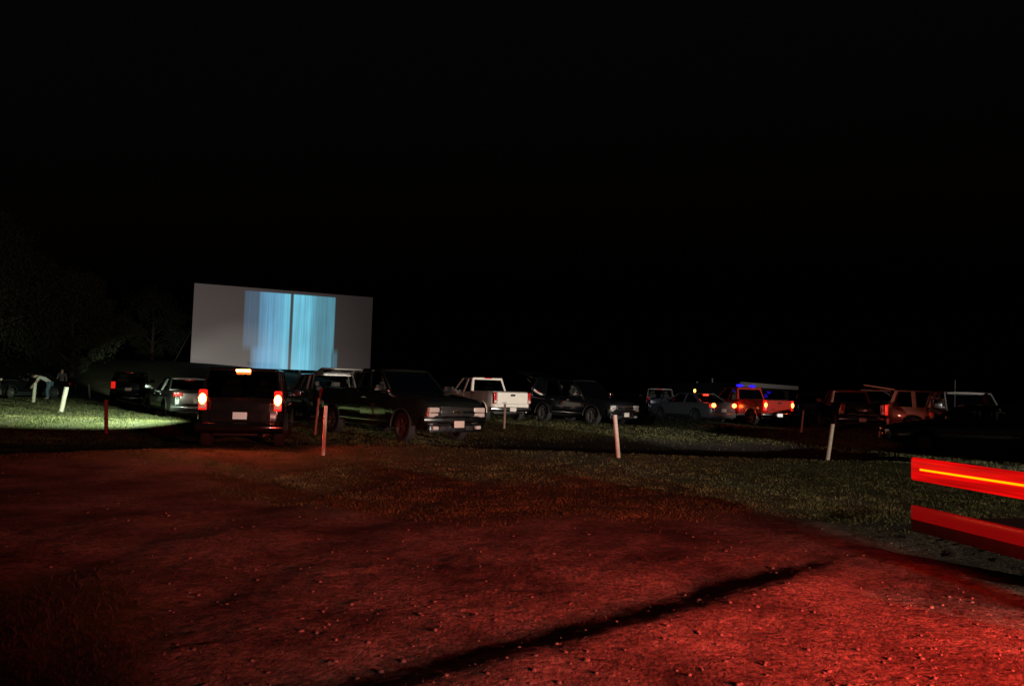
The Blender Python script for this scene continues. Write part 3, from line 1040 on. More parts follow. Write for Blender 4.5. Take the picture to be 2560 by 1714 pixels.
    for s in (-1, 1):
        for (f0, w0), (f1, w1) in zip(S['pil'][:-1], S['pil'][1:]):
            g0 = f0 + 0.02; g1 = f1 - 0.02
            yo = Vector((0, -s * 0.012, 0))
            pane('side_window', [base_pt(g0, s) + yo, base_pt(g1, s) + yo, top_pt(g1, s) + yo, top_pt(g0, s) + yo])
    # seats
    seat_rows = [0.18] if style == 'pickup' else [0.25, -0.75]
    for sx in seat_rows:
        for sy in (-0.4, 0.4):
            bm = bmesh.new()
            box(bm, (sx - 0.1, sy, zb0 + 0.10), (0.14, 0.48, 0.36), 0.04, M=Matrix.Rotation(-0.15, 3, 'Y'))
            box(bm, (sx - 0.15, sy, zb0 + 0.38), (0.10, 0.27, 0.17), 0.04)
            finish(bm, 'seat', M['seat'], root)
    bm = bmesh.new()
    box(bm, (xf0 - 0.28, 0, zbf + 0.03), (0.4, wb * 1.7, 0.10), 0.04)
    finish(bm, 'dashboard', M['inside'], root)
    bm = bmesh.new()
    prev = None
    pts = [(xf0 - 0.52 + 0.05 * math.sin(2 * PI * k / 14), 0.38 + 0.18 * math.cos(2 * PI * k / 14), zbf + 0.13 + 0.17 * math.sin(2 * PI * k / 14)) for k in range(15)]
    tube(bm, pts, 0.014, 6, False)
    finish(bm, 'steering_wheel', M['trim'], root)

    # doors: thin panels following the flank
    if style == 'pickup':
        dr = [(xr0 + 0.45, xf0 - 0.12)]
    elif style == 'sedan':
        dr = [(-0.82, 0.02), (0.06, 0.98)]
    else:
        dr = [(-0.93 if style != 'hatch' else -0.85, -0.02), (0.02, 0.92)]
    for x0, x1 in dr:
        for s in (-1, 1):
            bm = bmesh.new()
            rr = []
            for k in range(7):
                x = x0 + (x1 - x0) * k / 6
                half = section(x)[2:7]
                rr.append([bm.verts.new((x, s * (y + (0.006 if 0 < i < 4 else -0.004)), z)) for i, (y, z) in enumerate(half)])
            for a, b in zip(rr[:-1], rr[1:]):
                for k in range(len(a) - 1):
                    bm.faces.new((a[k], a[k + 1], b[k + 1], b[k]))
            d = finish(bm, 'door', P, root, 40)
            bm = bmesh.new()
            xh = x0 + 0.14
            zz = zbot(xh) + (top(xh) - zbot(xh)) * 0.80
            box(bm, (xh, s * (hw * 0.985 + 0.022), zz), (0.17, 0.03, 0.035), 0.01)
            finish(bm, 'handle', M['chrome'] if chrome_bumper else P, d)
    # running board / rocker moulding and wheel-arch lips
    for s in (-1, 1):
        bm = bmesh.new()
        zsill = S['zb'] + 0.07
        box(bm, ((S['ax'][0] + S['ax'][1]) / 2, s * hw * 0.985, zsill), (S['ax'][0] - S['ax'][1] - 2 * ra - 0.06, 0.05, 0.07), 0.015)
        finish(bm, 'side_step', M['chrome'] if (chrome_bumper and style in ('pickup', 'suv')) else M['trim'], root)
        for a in S['ax']:
            bm = bmesh.new()
            pts = []
            for k in range(17):
                t = PI * k / 16
                pts.append((a + (ra + 0.01) * math.cos(t), s * (hw * 0.998), S['wr'] + (ra + 0.01) * math.sin(t)))
            tube(bm, pts, 0.022, 6)
            finish(bm, 'wheel_arch', P if paint in ('red', 'white', 'tan') else M['trim'], root)
        bm = bmesh.new()
        mzz = (zbf + 0.13)
        box(bm, (xf0 - 0.22, s * (hw + 0.13), mzz), (0.12, 0.24, 0.18 if style != 'sedan' else 0.13), 0.04, 3)
        box(bm, (xf0 - 0.20, s * (hw + 0.0), mzz - 0.05), (0.06, 0.14, 0.05), 0.01)
        mir = finish(bm, 'side_mirror', CP if not chrome_bumper else M['chrome'], root)
    # wheels
    ty, rm = wheel_mesh(S['wr'])
    for a in S['ax']:
        for s in (-1, 1):
            w = link(bpy.data.objects.new('wheel', ty), root)
            w.location = (a, s * (hw - 0.15), S['wr'])
            if s < 0:
                w.rotation_euler = (0, 0, PI)
            link(bpy.data.objects.new('rim', rm), w)

    # ---------------- front
    big = style in ('pickup', 'suv')
    zf = top(xf - 0.06)
    bm = bmesh.new()
    gh = 0.28 if big else 0.14
    gz = zf - 0.08 - gh / 2 if big else zf - 0.10
    gx = xf + 0.005
    box(bm, (gx, 0, gz), (0.05, hw * 1.05, gh), 0.02)
    gr = finish(bm, 'grille', M['trim'], root)
    bm = bmesh.new()
    if big:
        box(bm, (gx + 0.025, 0, gz), (0.045, hw * 1.06, 0.085), 0.015)
        for k in (-1, 1):
            box(bm, (gx + 0.022, 0, gz + k * (gh / 2 - 0.012)), (0.03, hw * 1.06, 0.03), 0.008)
            for q in (0.3,):
                box(bm, (gx + 0.020, 0, gz + k * q * gh), (0.02, hw * 1.02, 0.012), 0)
    else:
        for k in range(4):
            box(bm, (gx + 0.02, 0, gz - gh / 2 + gh * (k + 0.5) / 4), (0.02, hw * 1.0, 0.012), 0)
    finish(bm, 'grille_bar', M['chrome'] if chrome_bumper else M['trim'], gr)
    if emblem:
        bm = bmesh.new()
        a_, b_, t_ = 0.15, 0.035, 0.055
        sh = [(-a_, -b_), (-a_ * 0.36, -b_), (-a_ * 0.42, -t_), (a_ * 0.30, -t_), (a_ * 0.40, -b_), (a_ * 0.88, -b_), (a_, b_), (a_ * 0.36, b_), (a_ * 0.42, t_), (-a_ * 0.30, t_), (-a_ * 0.40, b_), (-a_ * 0.88, b_)]
        lo = [bm.verts.new((gx + 0.05, -y, gz + z)) for y, z in sh]
        hi = [bm.verts.new((gx + 0.072, -y * 0.96, gz + z * 0.94)) for y, z in sh]
        for k in range(12):
            j = (k + 1) % 12
            bm.faces.new((lo[k], lo[j], hi[j], hi[k]))
        bm.faces.new(hi)
        finish(bm, 'emblem', M['gold'], gr)
    for s in (-1, 1):
        bm = bmesh.new()
        lw = hw * 0.36
        cx = xf - 0.045
        ly = s * (hw * 0.535 + lw / 2)
        lh = gh * 0.92 if big else 0.15
        rot = Matrix.Rotation(-s * 0.16, 3, 'Z')
        if big:
            box(bm, (cx + 0.02, ly, gz + lh * 0.22), (0.10, lw, lh * 0.48), 0.02, M=rot)
        else:
            box(bm, (cx, ly, gz), (0.12, lw, lh), 0.03, M=rot)
        hl = finish(bm, 'headlight', M[lamp_on] if lamp_on else M['lens_clear'], root)
        if big:
            bm = bmesh.new()
            box(bm, (cx + 0.015, ly, gz - lh * 0.28), (0.10, lw, lh * 0.40), 0.02, M=rot)
            finish(bm, 'turn_signal', M['lens_clear'], root)
        bm = bmesh.new()
        box(bm, (cx - 0.045, s * hw * 0.875, gz - (lh * 0.25 if big else 0)), (0.12, 0.05, lh * 0.42), 0.012)
        finish(bm, 'marker_light', M['lens_amber'], root)
    bz = S['zb'] + (0.16 if big else 0.20)
    bh = 0.24 if big else 0.26
    BM = M['chrome'] if chrome_bumper else (P if not big else M['trim'])

    def bumper(xc, sgn, nm, mat, zc, hh):
        b2 = bmesh.new()
        k = 9
        prof = [(0.0, -hh / 2), (0.07, -hh / 2 + 0.02), (0.11, -hh * 0.1), (0.11, hh * 0.22), (0.07, hh / 2 - 0.01), (0.0, hh / 2)]
        rr = []
        for i in range(k):
            y = -1 + 2 * i / (k - 1)
            bow = -0.11 * abs(y) ** 3
            rr.append([b2.verts.new((xc + sgn * (p + bow), y * hw * 0.985, zc + z)) for p, z in prof])
        for a, b in zip(rr[:-1], rr[1:]):
            for j in range(len(prof) - 1):
                b2.faces.new((a[j], a[j + 1], b[j + 1], b[j]))
            b2.faces.new((a[-1], a[0], b[0], b[-1]))
        b2.faces.new(rr[0]); b2.faces.new(rr[-1][::-1])
        return finish(b2, nm, mat, root, 50)
    fb = bumper(xf - 0.02, 1, 'front_bumper', BM, bz + 0.02, bh)
    if big:
        bm = bmesh.new()
        box(bm, (xf - 0.03, 0, bz - 0.20), (0.12, hw * 1.7, 0.18), 0.04)
        va = finish(bm, 'air_dam', M['chrome'] if chrome_bumper else M['trim'], fb)
        for s in (-1, 1):
            bm = bmesh.new()
            box(bm, (xf + 0.04, s * hw * 0.68, bz - 0.17), (0.05, 0.16, 0.09), 0.02)
            finish(bm, 'fog_light', M['lens_clear'], fb)
            bm = bmesh.new()
            box(bm, (xf + 0.036, s * hw * 0.40, bz - 0.18), (0.03, 0.22, 0.11), 0.02)
            finish(bm, 'air_intake', M['trim'], fb)
    bm = bmesh.new()
    box(bm, (xf + 0.115, 0.0, bz - 0.08 if big else bz), (0.012, 0.32, 0.165), 0.004)
    finish(bm, 'licence_plate', M['plate'], root)

    # ---------------- rear
    gp = M[gate_paint] if gate_paint else P
    rz = top(xr + 0.1)
    xg = xr - 0.012
    if style == 'pickup':
        zlo = S['zb'] + 0.26
        bm = bmesh.new()
        box(bm, (xg, 0, (zlo + rz) / 2), (0.07, hw * 1.52, rz - zlo - 0.02), 0.025, 3)
        tg = finish(bm, 'tailgate', gp, root)
        bm = bmesh.new()
        box(bm, (xg - 0.045, 0, rz - 0.13), (0.03, 0.22, 0.09), 0.02)
        finish(bm, 'handle', M['trim'], tg)
        bm = bmesh.new()
        box(bm, (xg - 0.038, 0.42, zlo + 0.15), (0.008, 0.24, 0.028), 0.002)
        box(bm, (xg - 0.034, 0, zlo + 0.10), (0.008, hw * 1.44, 0.012), 0)
        finish(bm, 'badge_strip', M['chrome'], tg)
        lz, lh, lw_ = (zlo + rz) / 2 + 0.04, rz - zlo - 0.10, 0.14
    else:
        zlo = S['zb'] + 0.22
        bm = bmesh.new()
        if not gate_open:
            box(bm, (xg, 0, (zlo + rz) / 2 - 0.02), (0.05, hw * 1.36, rz - zlo - 0.10), 0.03, 3)
            tg = finish(bm, 'tailgate' if style != 'sedan' else 'trunk_lid', gp, root)
        else:
            # raised liftgate hinged at the rear edge of the roof
            lg = empty('liftgate')
            lg.parent = root
            bpy.data.objects.remove(lg)
            box(bm, (-0.62, 0, 0), (1.25, hw * 1.55, 0.06), 0.025, 3)
            tg = finish(bm, 'liftgate', gp, root)
            tg.location = (xr1 - 0.02, 0, H + 0.0)
            tg.rotation_euler = (0, R(gate_angle), 0)
            bm = bmesh.new()
            box(bm, (-0.42, 0, 0.036), (0.62, hw * 1.2, 0.012), 0.005)
            finish(bm, 'rear_window', M['glass_dark'], tg)
            for s in (-1, 1):
                bm = bmesh.new()
                tube(bm, [(xr1 + 0.0, s * wt * 0.95, zbr + 0.35), (xr1 - 0.55, s * wt * 0.98, H - 0.02)], 0.014, 6)
                finish(bm, 'gas_strut', M['steel'], root)
            bm = bmesh.new()
            box(bm, (xg, 0, (zlo + rz) / 2), (0.04, hw * 1.36, rz - zlo - 0.12), 0.02)
            finish(bm, 'load_sill', M['inside'], root)
        if style == 'sedan':
            lz, lh, lw_ = rz - 0.13, 0.16, 0.34
        elif style == 'suv':
            lz, lh, lw_ = rz - 0.18, 0.46, 0.17
        else:
            lz, lh, lw_ = rz - 0.16, 0.36, 0.20
    lz += lamp_z
    for s in (-1, 1):
        bm = bmesh.new()
        ly = s * (hw * 0.925 - lw_ / 2)
        box(bm, (xr + 0.02, ly, lz), (0.13, lw_, lh), 0.03, 3)
        tl = finish(bm, 'tail_light', M[tail], root)
        if brake:
            bm = bmesh.new()
            bmesh.ops.create_uvsphere(bm, u_segments=16, v_segments=10, radius=1.0)
            for v in bm.verts:
                v.co = Vector((xr - 0.045 + v.co.x * 0.035, ly + v.co.y * max(lw_ * 0.40, 0.08), lz + 0.02 + v.co.z * min(max(lh * 0.34, 0.10), 0.12)))
            finish(bm, 'lamp_bulb', M[brake], tl)
        if big or style == 'van':
            bm = bmesh.new()
            box(bm, (xr - 0.03, ly, lz - lh * 0.30), (0.05, lw_ * 0.8, lh * 0.22), 0.01)
            finish(bm, 'reverse_light', M['lens_clear'], tl)
    bm = bmesh.new()
    if style == 'pickup':
        box(bm, (xr1 - 0.05, 0, zt0 + 0.03), (0.06, 0.36, 0.05), 0.015)
    elif style == 'sedan':
        box(bm, (xr1 - 0.10, 0, zt0 - 0.045), (0.06, 0.34, 0.06), 0.015)
    else:
        box(bm, (xr1 - 0.075, 0, zt0 - 0.015), (0.06, 0.32, 0.06), 0.015)
    if not gate_open:
        finish(bm, 'high_brake_light', M[high or brake or 'lens_red'], root)
    else:
        bm.free()
    rb = bumper(xr + 0.02, -1, 'rear_bumper', (M['chrome'] if (style == 'pickup' or chrome_bumper) else P), S['zb'] + (0.13 if style == 'pickup' else 0.12), 0.20 if style == 'pickup' else 0.26)
    bm = bmesh.new()
    pz = S['zb'] + 0.12 if style == 'pickup' else (zlo + rz) / 2 - 0.10
    px_ = xr - 0.115 if style == 'pickup' else xg - 0.032
    if not gate_open:
        box(bm, (px_, 0, pz), (0.012, 0.31, 0.16), 0.004)
        finish(bm, 'licence_plate', M[plate], root)
    else:
        bm.free()
    # exhaust and dark underbody
    bm = bmesh.new()
    tube(bm, [(xr + 0.5, -0.5, S['zb'] - 0.03), (xr - 0.03, -0.55, S['zb'] - 0.04)], 0.03, 10)
    finish(bm, 'exhaust_pipe', M['steel'], root)
    bm = bmesh.new()
    box(bm, (0, 0, S['zb'] - 0.03), (xf - xr - 0.9, hw * 1.3, 0.12), 0.03)
    for a in S['ax']:
        tube(bm, [(a, -hw + 0.2, S['wr']), (a, hw - 0.2, S['wr'])], 0.05, 8)
    finish(bm, 'underbody', M['trim'], root)
    return root


vehicle('parked_car', 'dark car cut off by the left edge of the photo', 'car', 'sedan', (-26.6, 39.0), -62, 'grey')
vehicle('parked_car', 'dark sedan facing the camera left of the bending person', 'car', 'sedan', (-27.4, 44.0), -110, 'black', chrome_bumper=True)
nv = vehicle('parked_car', 'small navy hatchback seen from behind before the far lawn', 'car', 'hatch', (-21.3, 44.0), 112, 'navy', tail='tail_faint', chrome_bumper=False)
for ch in nv.children:      # only its left tail lamp shines, the left mirror's glint is white paint
    if ch.name.startswith('tail_light') and ch.data.vertices[0].co.y < 0:
        ch.data.materials[0] = M['lens_red']
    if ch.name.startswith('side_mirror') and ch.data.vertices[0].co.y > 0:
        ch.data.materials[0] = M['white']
vehicle('parked_car', 'grey sedan parked left of the car with glowing brake lamps', 'car', 'sedan', (-12.56, 29.9), 126, 'charcoal')
mv = vehicle('sport_utility', 'dark sport utility backing out with glowing brake lamps before the screen', 'car', 'suv', (-6.07, 18.37), 103, 'black',
             group=None, tail='lens_glow', brake='brake_on', plate='plate_dim', glass='glass_dark', scale=0.9, lamp_z=0.15)
vehicle('minivan', 'silver minivan with raised tailgate behind the dark pickup', 'van', 'van', (-7.56, 31.2), 116, 'silver', gate_open=True)
vehicle('pickup_truck', 'black pickup facing right with chrome grille and pink plate below the screen', 'pickup truck', 'pickup', (-3.18, 21.94), -48.6, 'dark', chrome_bumper=True, emblem=True)
vehicle('pickup_truck', 'white pickup seen from behind with bright tailgate and framed rear window', 'pickup truck', 'pickup', (-1.35, 35.9), 121, 'white', glass='glass_dark', chrome_bumper=True, scale=1.0)
vehicle('sport_utility', 'black sport utility with bright chrome front and raised rear gate', 'car', 'suv', (3.1, 34.35), -48, 'black', chrome_bumper=True, emblem=True, gate_open=True, gate_angle=15)
vehicle('parked_car', 'long dark sedan with two lit tail lamps left of the red pickup', 'car', 'sedan', (9.24, 40.1), 118, 'grey', brake='brake_far', tail='lens_glow', high='high_red', chrome_bumper=False)
vehicle('parked_car', 'dark hatchback with grey framed rear window behind the long sedan', 'car', 'hatch', (9.4, 50.0), 84, 'navy', cab_paint='grey')
vehicle('pickup_truck', 'pickup with red tailgate, lit tail lamps and bright plate', 'pickup truck', 'pickup', (11.68, 39.5), 113, 'red', brake='brake_far', tail='lens_glow', high='lens_red', plate='plate_on', chrome_bumper=True, scale=0.95)
vehicle('parked_car', 'pale hatchback right of the red tailgate pickup', 'car', 'hatch', (18.3, 48.6), 82, 'silver')
vehicle('minivan', 'dark van with light showing through its windows behind the red pickup', 'van', 'van', (18.2, 55.6), 80, 'black')
vehicle('pickup_truck', 'dark pickup with thin red lit rear window frame left of the pink tailgate', 'pickup truck', 'pickup', (15.95, 37.1), 80, 'black', glass='glass_dark', cab_paint='tan', scale=0.97)
vehicle('pickup_truck', 'silver pickup with pinkish tailgate and pale plate beside the copper sport utility', 'pickup truck', 'pickup', (20.3, 43.6), 70, 'silver', chrome_bumper=True)
vehicle('sport_utility', 'large copper red sport utility with raised rear gate behind the black car', 'car', 'suv', (19.0, 33.75), -29, 'tan', tail='tail_faint', gate_open=True, scale=1.0)
gv = vehicle('parked_car', 'grey hatchback facing the camera behind the black car, with a whip aerial', 'car', 'hatch', (16.75, 28.8), -106, 'grey', chrome_bumper=True, scale=1.06)
bm = bmesh.new(); tube(bm, [(0.9, -0.55, 1.1), (0.95, -0.55, 2.05)], 0.006, 6); finish(bm, 'aerial', M['steel'], gv)
vehicle('parked_car', 'black car in side view at the right edge behind the trailer', 'car', 'sedan', (12.95, 21.95), 160, 'black', chrome_bumper=False, scale=0.95)


# ------------------------------------------------------------------ tail lamp streaks at the right edge, shaped as an invented trailer
def build_streak_trailer():
    A, B = Vector((3.86, 7.5, 0)), Vector((4.72, 3.0, 0))
    d = (B - A).normalized()
    Ln = (B - A).length
    rz = math.atan2(d.y, d.x)
    z = float(ground_z(np.array([A.x]), np.array([A.y]))[0])
    root = empty('flatbed_trailer', (A.x, A.y, 0), rz)
    tag(root, 'low trailer at the right edge with two glowing red boards and a yellow light strip', 'trailer')
    # local: x along the side towards the camera, +y away from the camera side (to the right of the photo)
    Wd = 1.7
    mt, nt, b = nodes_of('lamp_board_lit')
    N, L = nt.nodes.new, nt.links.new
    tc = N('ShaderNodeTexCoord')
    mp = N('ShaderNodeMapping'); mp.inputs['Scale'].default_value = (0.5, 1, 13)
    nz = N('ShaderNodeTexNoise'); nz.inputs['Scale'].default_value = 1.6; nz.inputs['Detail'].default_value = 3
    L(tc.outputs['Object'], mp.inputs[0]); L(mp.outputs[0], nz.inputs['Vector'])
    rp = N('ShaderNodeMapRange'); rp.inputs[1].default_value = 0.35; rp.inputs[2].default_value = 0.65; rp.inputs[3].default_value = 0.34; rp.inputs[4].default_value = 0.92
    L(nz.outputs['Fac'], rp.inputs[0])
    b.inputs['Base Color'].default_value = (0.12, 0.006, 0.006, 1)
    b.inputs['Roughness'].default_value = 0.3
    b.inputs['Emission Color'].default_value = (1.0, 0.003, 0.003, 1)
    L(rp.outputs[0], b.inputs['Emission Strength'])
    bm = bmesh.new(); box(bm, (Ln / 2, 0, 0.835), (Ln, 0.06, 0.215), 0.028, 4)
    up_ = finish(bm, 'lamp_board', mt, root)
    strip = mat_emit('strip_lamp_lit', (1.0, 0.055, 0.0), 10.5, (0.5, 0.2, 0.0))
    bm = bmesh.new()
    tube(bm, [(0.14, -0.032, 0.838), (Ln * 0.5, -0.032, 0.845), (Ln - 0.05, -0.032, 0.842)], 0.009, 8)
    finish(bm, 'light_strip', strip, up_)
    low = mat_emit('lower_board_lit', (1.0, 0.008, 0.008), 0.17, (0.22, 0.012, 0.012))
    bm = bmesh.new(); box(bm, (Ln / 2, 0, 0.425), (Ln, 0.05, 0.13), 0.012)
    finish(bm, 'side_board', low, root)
    dullred = mat_plain('worn_red_paint', (0.16, 0.035, 0.028), 0.6, scale=5, var=0.4)
    bm = bmesh.new(); box(bm, (Ln / 2, 0.01, 0.305), (Ln, 0.06, 0.105), 0.008)
    finish(bm, 'frame_rail', dullred, root)
    for x in (Ln * 0.42, Ln * 0.7, Ln - 0.03):
        for y in (0.06, Wd):
            bm = bmesh.new(); box(bm, (x, y + 0.02, 0.60), (0.03, 0.035, 0.68), 0.006)
            finish(bm, 'stake', M['trim'], root)
    bm = bmesh.new(); box(bm, (Ln / 2, Wd / 2 + 0.03, 0.345), (Ln - 0.06, Wd - 0.1, 0.05), 0.008)
    finish(bm, 'deck', M['cloth_dark'], root)
    bm = bmesh.new(); box(bm, (Ln / 2, Wd + 0.03, 0.835), (Ln, 0.05, 0.215), 0.012); box(bm, (Ln / 2, Wd + 0.03, 0.36), (Ln, 0.05, 0.20), 0.012)
    finish(bm, 'far_rail', M['trim'], root)
    ty, rm = wheel_mesh(0.32)
    for y, r0 in ((-0.14, PI), (Wd + 0.2, 0)):
        w = link(bpy.data.objects.new('wheel', ty), root)
        w.location = (Ln * 0.72, y, 0.32 + z)
        w.rotation_euler = (0, 0, r0)
        link(bpy.data.objects.new('rim', rm), w)
    bm = bmesh.new(); bar(bm, (Ln, Wd / 2, 0.33), (Ln + 1.2, Wd / 2, 0.36), 0.1, 0.1)
    bar(bm, (Ln + 1.1, Wd / 2, 0.36), (Ln + 1.1, Wd / 2, 0.02 + z), 0.06, 0.06)
    finish(bm, 'drawbar', M['steel'], root)


build_streak_trailer()


# ------------------------------------------------------------------ people
def skin_obj(name, joints, edges, radii, mat, parent, root_idx=0, levels=2):
    me = bpy.data.meshes.new(name)
    me.from_pydata([tuple(j) for j in joints], edges, [])
    me.materials.append(mat)
    o = link(bpy.data.objects.new(name, me), parent)
    o.modifiers.new('Skin', 'SKIN').use_smooth_shade = True
    for i, r in enumerate(radii):
        sv = me.skin_vertices[0].data[i]
        sv.radius = (r, r) if isinstance(r, (int, float)) else r
        sv.use_root = (i == root_idx)
    s = o.modifiers.new('Subdivision', 'SUBSURF')
    s.levels = s.render_levels = levels
    return o


def person(label, loc, head, pose, shirt, legs, hair):
    z = float(ground_z(np.array([loc[0]]), np.array([loc[1]]))[0])
    root = empty('person', (loc[0], loc[1], z), R(head))
    tag(root, label, 'person')
    # x forward, y left
    if pose == 'bend':
        pel = (-0.18, 0, 0.92); wst = (-0.06, 0, 1.04); chs = (0.24, 0, 1.20); nck = (0.42, 0, 1.27); hd0 = (0.52, 0, 1.27); hd1 = (0.66, 0, 1.22)
        sh = [(0.33, s * 0.18, 1.22) for s in (-1, 1)]
        el = [(0.46, s * 0.24, 0.96) for s in (-1, 1)]
        wr = [(0.60, s * 0.20, 0.74) for s in (-1, 1)]
        hip = [(-0.18, s * 0.10, 0.88) for s in (-1, 1)]
        kn = [(-0.06, s * 0.12, 0.49) for s in (-1, 1)]
        an = [(-0.12, s * 0.13, 0.09) for s in (-1, 1)]
        hdir = Vector((0.55, 0, -0.8)).normalized()
    else:
        pel = (0, 0, 0.94); wst = (0, 0, 1.08); chs = (0.01, 0, 1.28); nck = (0.01, 0, 1.45); hd0 = (0.02, 0, 1.54); hd1 = (0.03, 0, 1.66)
        sh = [(0, s * 0.19, 1.39) for s in (-1, 1)]
        el = [(-0.03, s * 0.25, 1.12) for s in (-1, 1)]
        wr = [(0.08, s * 0.25, 0.89) for s in (-1, 1)]
        hip = [(0, s * 0.10, 0.90) for s in (-1, 1)]
        kn = [(0.03, s * 0.12, 0.49) for s in (-1, 1)]
        an = [(-0.02, s * 0.13, 0.09) for s in (-1, 1)]
        hdir = Vector((0.1, 0, -1)).normalized()
    J, E, Rr = [], [], []

    def add(p, r, par=None):
        J.append(p); Rr.append(r)
        if par is not None:
            E.append((par, len(J) - 1))
        return len(J) - 1
    ip = add(pel, (0.145, 0.115)); iw = add(wst, (0.135, 0.10), ip); ic = add(chs, (0.16, 0.115), iw); ink = add(nck, 0.058, ic)
    ih = add(hd0, (0.075, 0.085), ink); ih2 = add(hd1, (0.08, 0.095), ih)
    for k, s in enumerate((-1, 1)):
        i1 = add(sh[k], 0.062, ic); i2 = add(el[k], 0.045, i1); i3 = add(wr[k], 0.03, i2)
        w = Vector(wr[k])
        side = Vector((0, 1, 0))
        palm = w + hdir * 0.07
        i4 = add(tuple(palm), (0.036, 0.018), i3)
        fwd = hdir.cross(side).normalized()
        for f in range(4):
            off = fwd * (0.028 - 0.019 * f)
            ln = (0.066, 0.075, 0.07, 0.055)[f]
            a1 = palm + off + hdir * 0.035
            a2 = a1 + hdir * ln * 0.55 - side * s * 0.008
            a3 = a2 + hdir * ln * 0.45 - side * s * 0.018
            q = add(tuple(a1), 0.009, i4); q = add(tuple(a2), 0.008, q); add(tuple(a3), 0.007, q)
        t1 = w + hdir * 0.04 + fwd * 0.035
        q = add(tuple(t1), 0.011, i3); add(tuple(t1 + hdir * 0.05 + fwd * 0.015), 0.009, q)
        h1 = add(hip[k], 0.095, ip); h2 = add(kn[k], 0.062, h1); h3 = add(an[k], 0.042, h2)
        add((an[k][0] + 0.15, an[k][1], 0.045), (0.042, 0.032), h3)
    skin_obj('body', J, E, Rr, M['skin'], root, 0, 2)
    # shirt with sleeves, trousers, shoes
    sj = [wst, chs, (nck[0] * 0.75 + chs[0] * 0.25, 0, nck[2] * 0.75 + chs[2] * 0.25), pel]
    se = [(0, 1), (1, 2), (3, 0)]
    sr = [(0.155, 0.122), (0.178, 0.135), 0.085, (0.160, 0.128)]
    for k in (0, 1):
        a = len(sj)
        mid = tuple((Vector(sh[k]) * 0.3 + Vector(el[k]) * 0.7))
        sj += [sh[k], mid]; sr += [0.080, 0.066]; se += [(1, a), (a, a + 1)]
    skin_obj('shirt', sj, se, sr, M[shirt], root, 0, 2)
    tj = [pel]; te = []; tr = [(0.158, 0.126)]
    for k in (0, 1):
        a = len(tj)
        tj += [hip[k], kn[k], (an[k][0], an[k][1], 0.12)]; tr += [0.110, 0.080, 0.070]; te += [(0, a), (a, a + 1), (a + 1, a + 2)]
    skin_obj('trousers', tj, te, tr, M[legs], root, 0, 2)
    for k in (0, 1):
        skin_obj('shoe', [(an[k][0] - 0.04, an[k][1], 0.055), (an[k][0] + 0.07, an[k][1], 0.05), (an[k][0] + 0.17, an[k][1], 0.04)], [(0, 1), (1, 2)], [(0.05, 0.05), (0.052, 0.046), (0.046, 0.034)], M['shoe'], root, 0, 1)
    # hair cap, nose, eyes, ears
    hc = (Vector(hd0) + Vector(hd1)) / 2
    ax = (Vector(hd1) - Vector(hd0)).normalized()
    face = Vector((1, 0, 0)) if pose != 'bend' else Vector((0.35, 0, -0.93))
    face = (face - ax * face.dot(ax)).normalized()
    lat = ax.cross(face)
    R3 = Matrix((face, lat, ax)).transposed()
    bm = bmesh.new()
    bmesh.ops.create_icosphere(bm, subdivisions=3, radius=1.0)
    for v in bm.verts:
        p = v.co.copy()
        lowr = 0.35 if p.x > 0.2 else -0.55
        if p.z < lowr:
            p.z = lowr + (p.z - lowr) * 0.12
            p.x *= 0.9; p.y *= 0.9
        v.co = hc + R3 @ Vector((p.x * 0.105 - 0.012, p.y * 0.092, p.z * 0.125 + 0.028)) * 1.0
    finish(bm, 'hair', M[hair], root, 60)
    bm = bmesh.new()
    for s in (-1, 1):
        bmesh.ops.create_icosphere(bm, subdivisions=1, radius=0.011, matrix=Matrix.Translation(hc + R3 @ Vector((0.083, s * 0.033, 0.005))))
    finish(bm, 'eyes', M['trim'], root)
    return root


person('person in a light grey shirt and blue jeans bending forward beside the dark sedan', (-25.2, 42.5), 205, 'bend', 'shirt_grey', 'denim', 'hair_dark')
person('person in a dim purple grey top standing behind the bending one', (-28.1, 49.0), -70, 'stand', 'shirt_dark', 'cloth_dark', 'hair_dark')
person('person in dark red clothes standing between the white pickup and black sport utility', (1.42, 38.6), -80, 'stand', 'shirt_red', 'cloth_dark', 'hair_dark')
person('person with fair hair whose head shows above the black car roof', (14.95, 24.6), -100, 'stand', 'shirt_red', 'cloth_dark', 'hair_fair')


# ------------------------------------------------------------------ trees at the left
leaf_mat = mat_plain('tree_leaves', (0.020, 0.026, 0.011), 0.8, scale=0.6, var=0.5)
bark = mat_plain('bark', (0.06, 0.045, 0.035), 0.9, scale=5, var=0.4, bump=0.5)


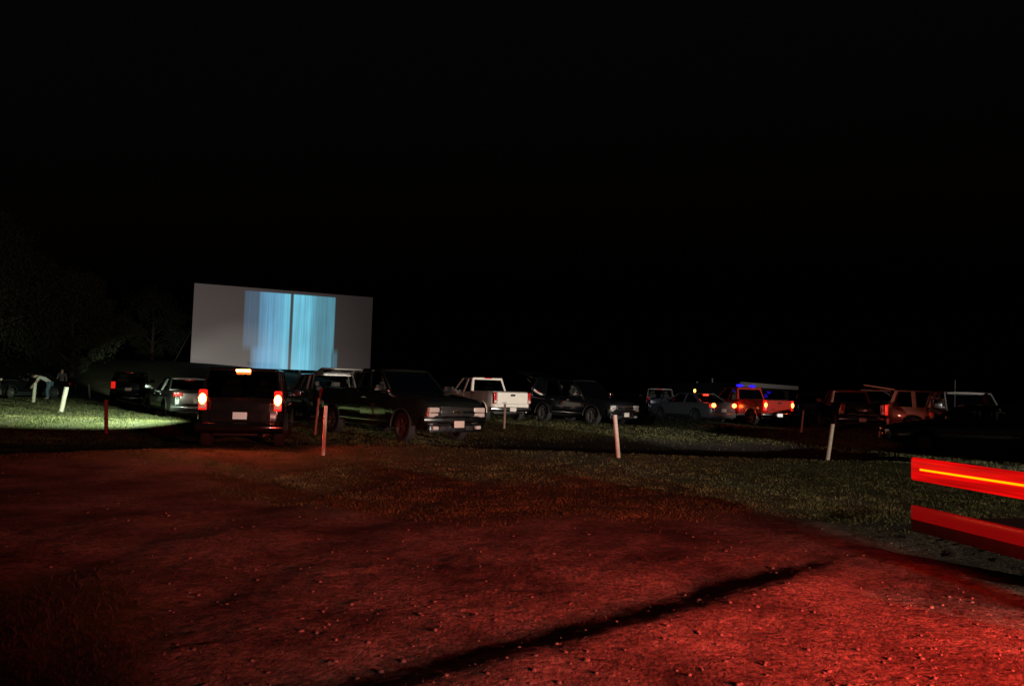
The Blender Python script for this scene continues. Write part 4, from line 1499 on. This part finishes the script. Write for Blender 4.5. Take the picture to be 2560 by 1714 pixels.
def build_tree(x, y, h, rad, label, nclump=70, per=90, leaf=0.10, low=0.12):
    root = empty('tree', (x, y, hz(x, y)))
    tag(root, label, 'tree', 'trees at the left edge of the lawn')
    bm = bmesh.new()
    pts = [Vector((0, 0, -0.3))]
    for k in range(1, 8):
        pts.append(Vector((random.uniform(-.12, .12) * k * 0.4, random.uniform(-.12, .12) * k * 0.4, h * 0.9 * k / 7)))
    tube(bm, pts, [h * 0.028 * (1 - 0.12 * k) for k in range(8)], 10)
    cl = []
    for k in range(nclump):
        t = low + (0.98 - low) * random.random() ** 0.8
        prof = math.sin(PI * min(max((t - low) / (1 - low), 0.02) ** 0.75, 1.0)) ** 0.6
        a = random.uniform(0, 2 * PI)
        rr = rad * prof * math.sqrt(random.uniform(0.15, 1.0)) * random.uniform(0.8, 1.12)
        c = Vector((math.cos(a) * rr, math.sin(a) * rr, t * h))
        cl.append((c, random.uniform(0.5, 1.0) * rad * 0.28))
        if k % 5 == 0:
            s0 = pts[min(int(t * 6), 6)]
            tube(bm, [s0, (s0 + c) / 2 + Vector((0, 0, 0.2)), c], [h * 0.008, h * 0.005, 0.015], 6)
    finish(bm, 'trunk', bark, root)
    co, fa = [], []
    for c, r in cl:
        for q in range(per):
            d = Vector((random.gauss(0, 1), random.gauss(0, 1), random.gauss(0, 0.8))).normalized() * r * random.random() ** 0.4
            p = c + d
            u = Vector((random.gauss(0, 1), random.gauss(0, 1), random.gauss(0, 1))).normalized()
            w = u.orthogonal().normalized()
            s = leaf * random.uniform(0.6, 1.4)
            b = len(co)
            co += [p - u * s, p + w * s * 0.45, p + u * s, p - w * s * 0.45]
            fa.append((b, b + 1, b + 2, b + 3))
    o = mesh_np('crown', np.array([tuple(v) for v in co]), np.array(fa), leaf_mat)
    o.parent = root


build_tree(-40.5, 58.0, 13.0, 6.2, 'tall dark tree with a broad crown at the left edge', 130, 220)
build_tree(-36.0, 64.0, 8.5, 4.2, 'lower bushy tree right of the tall one, above the people', 90, 230)
build_tree(-52.0, 84.0, 11.0, 5.0, 'dark tree behind, filling the gap at the lawn edge', 70, 160, 0.13)
build_tree(-46.0, 100.0, 9.0, 4.6, 'faint far tree between the lawn and the screen', 60, 150, 0.13)
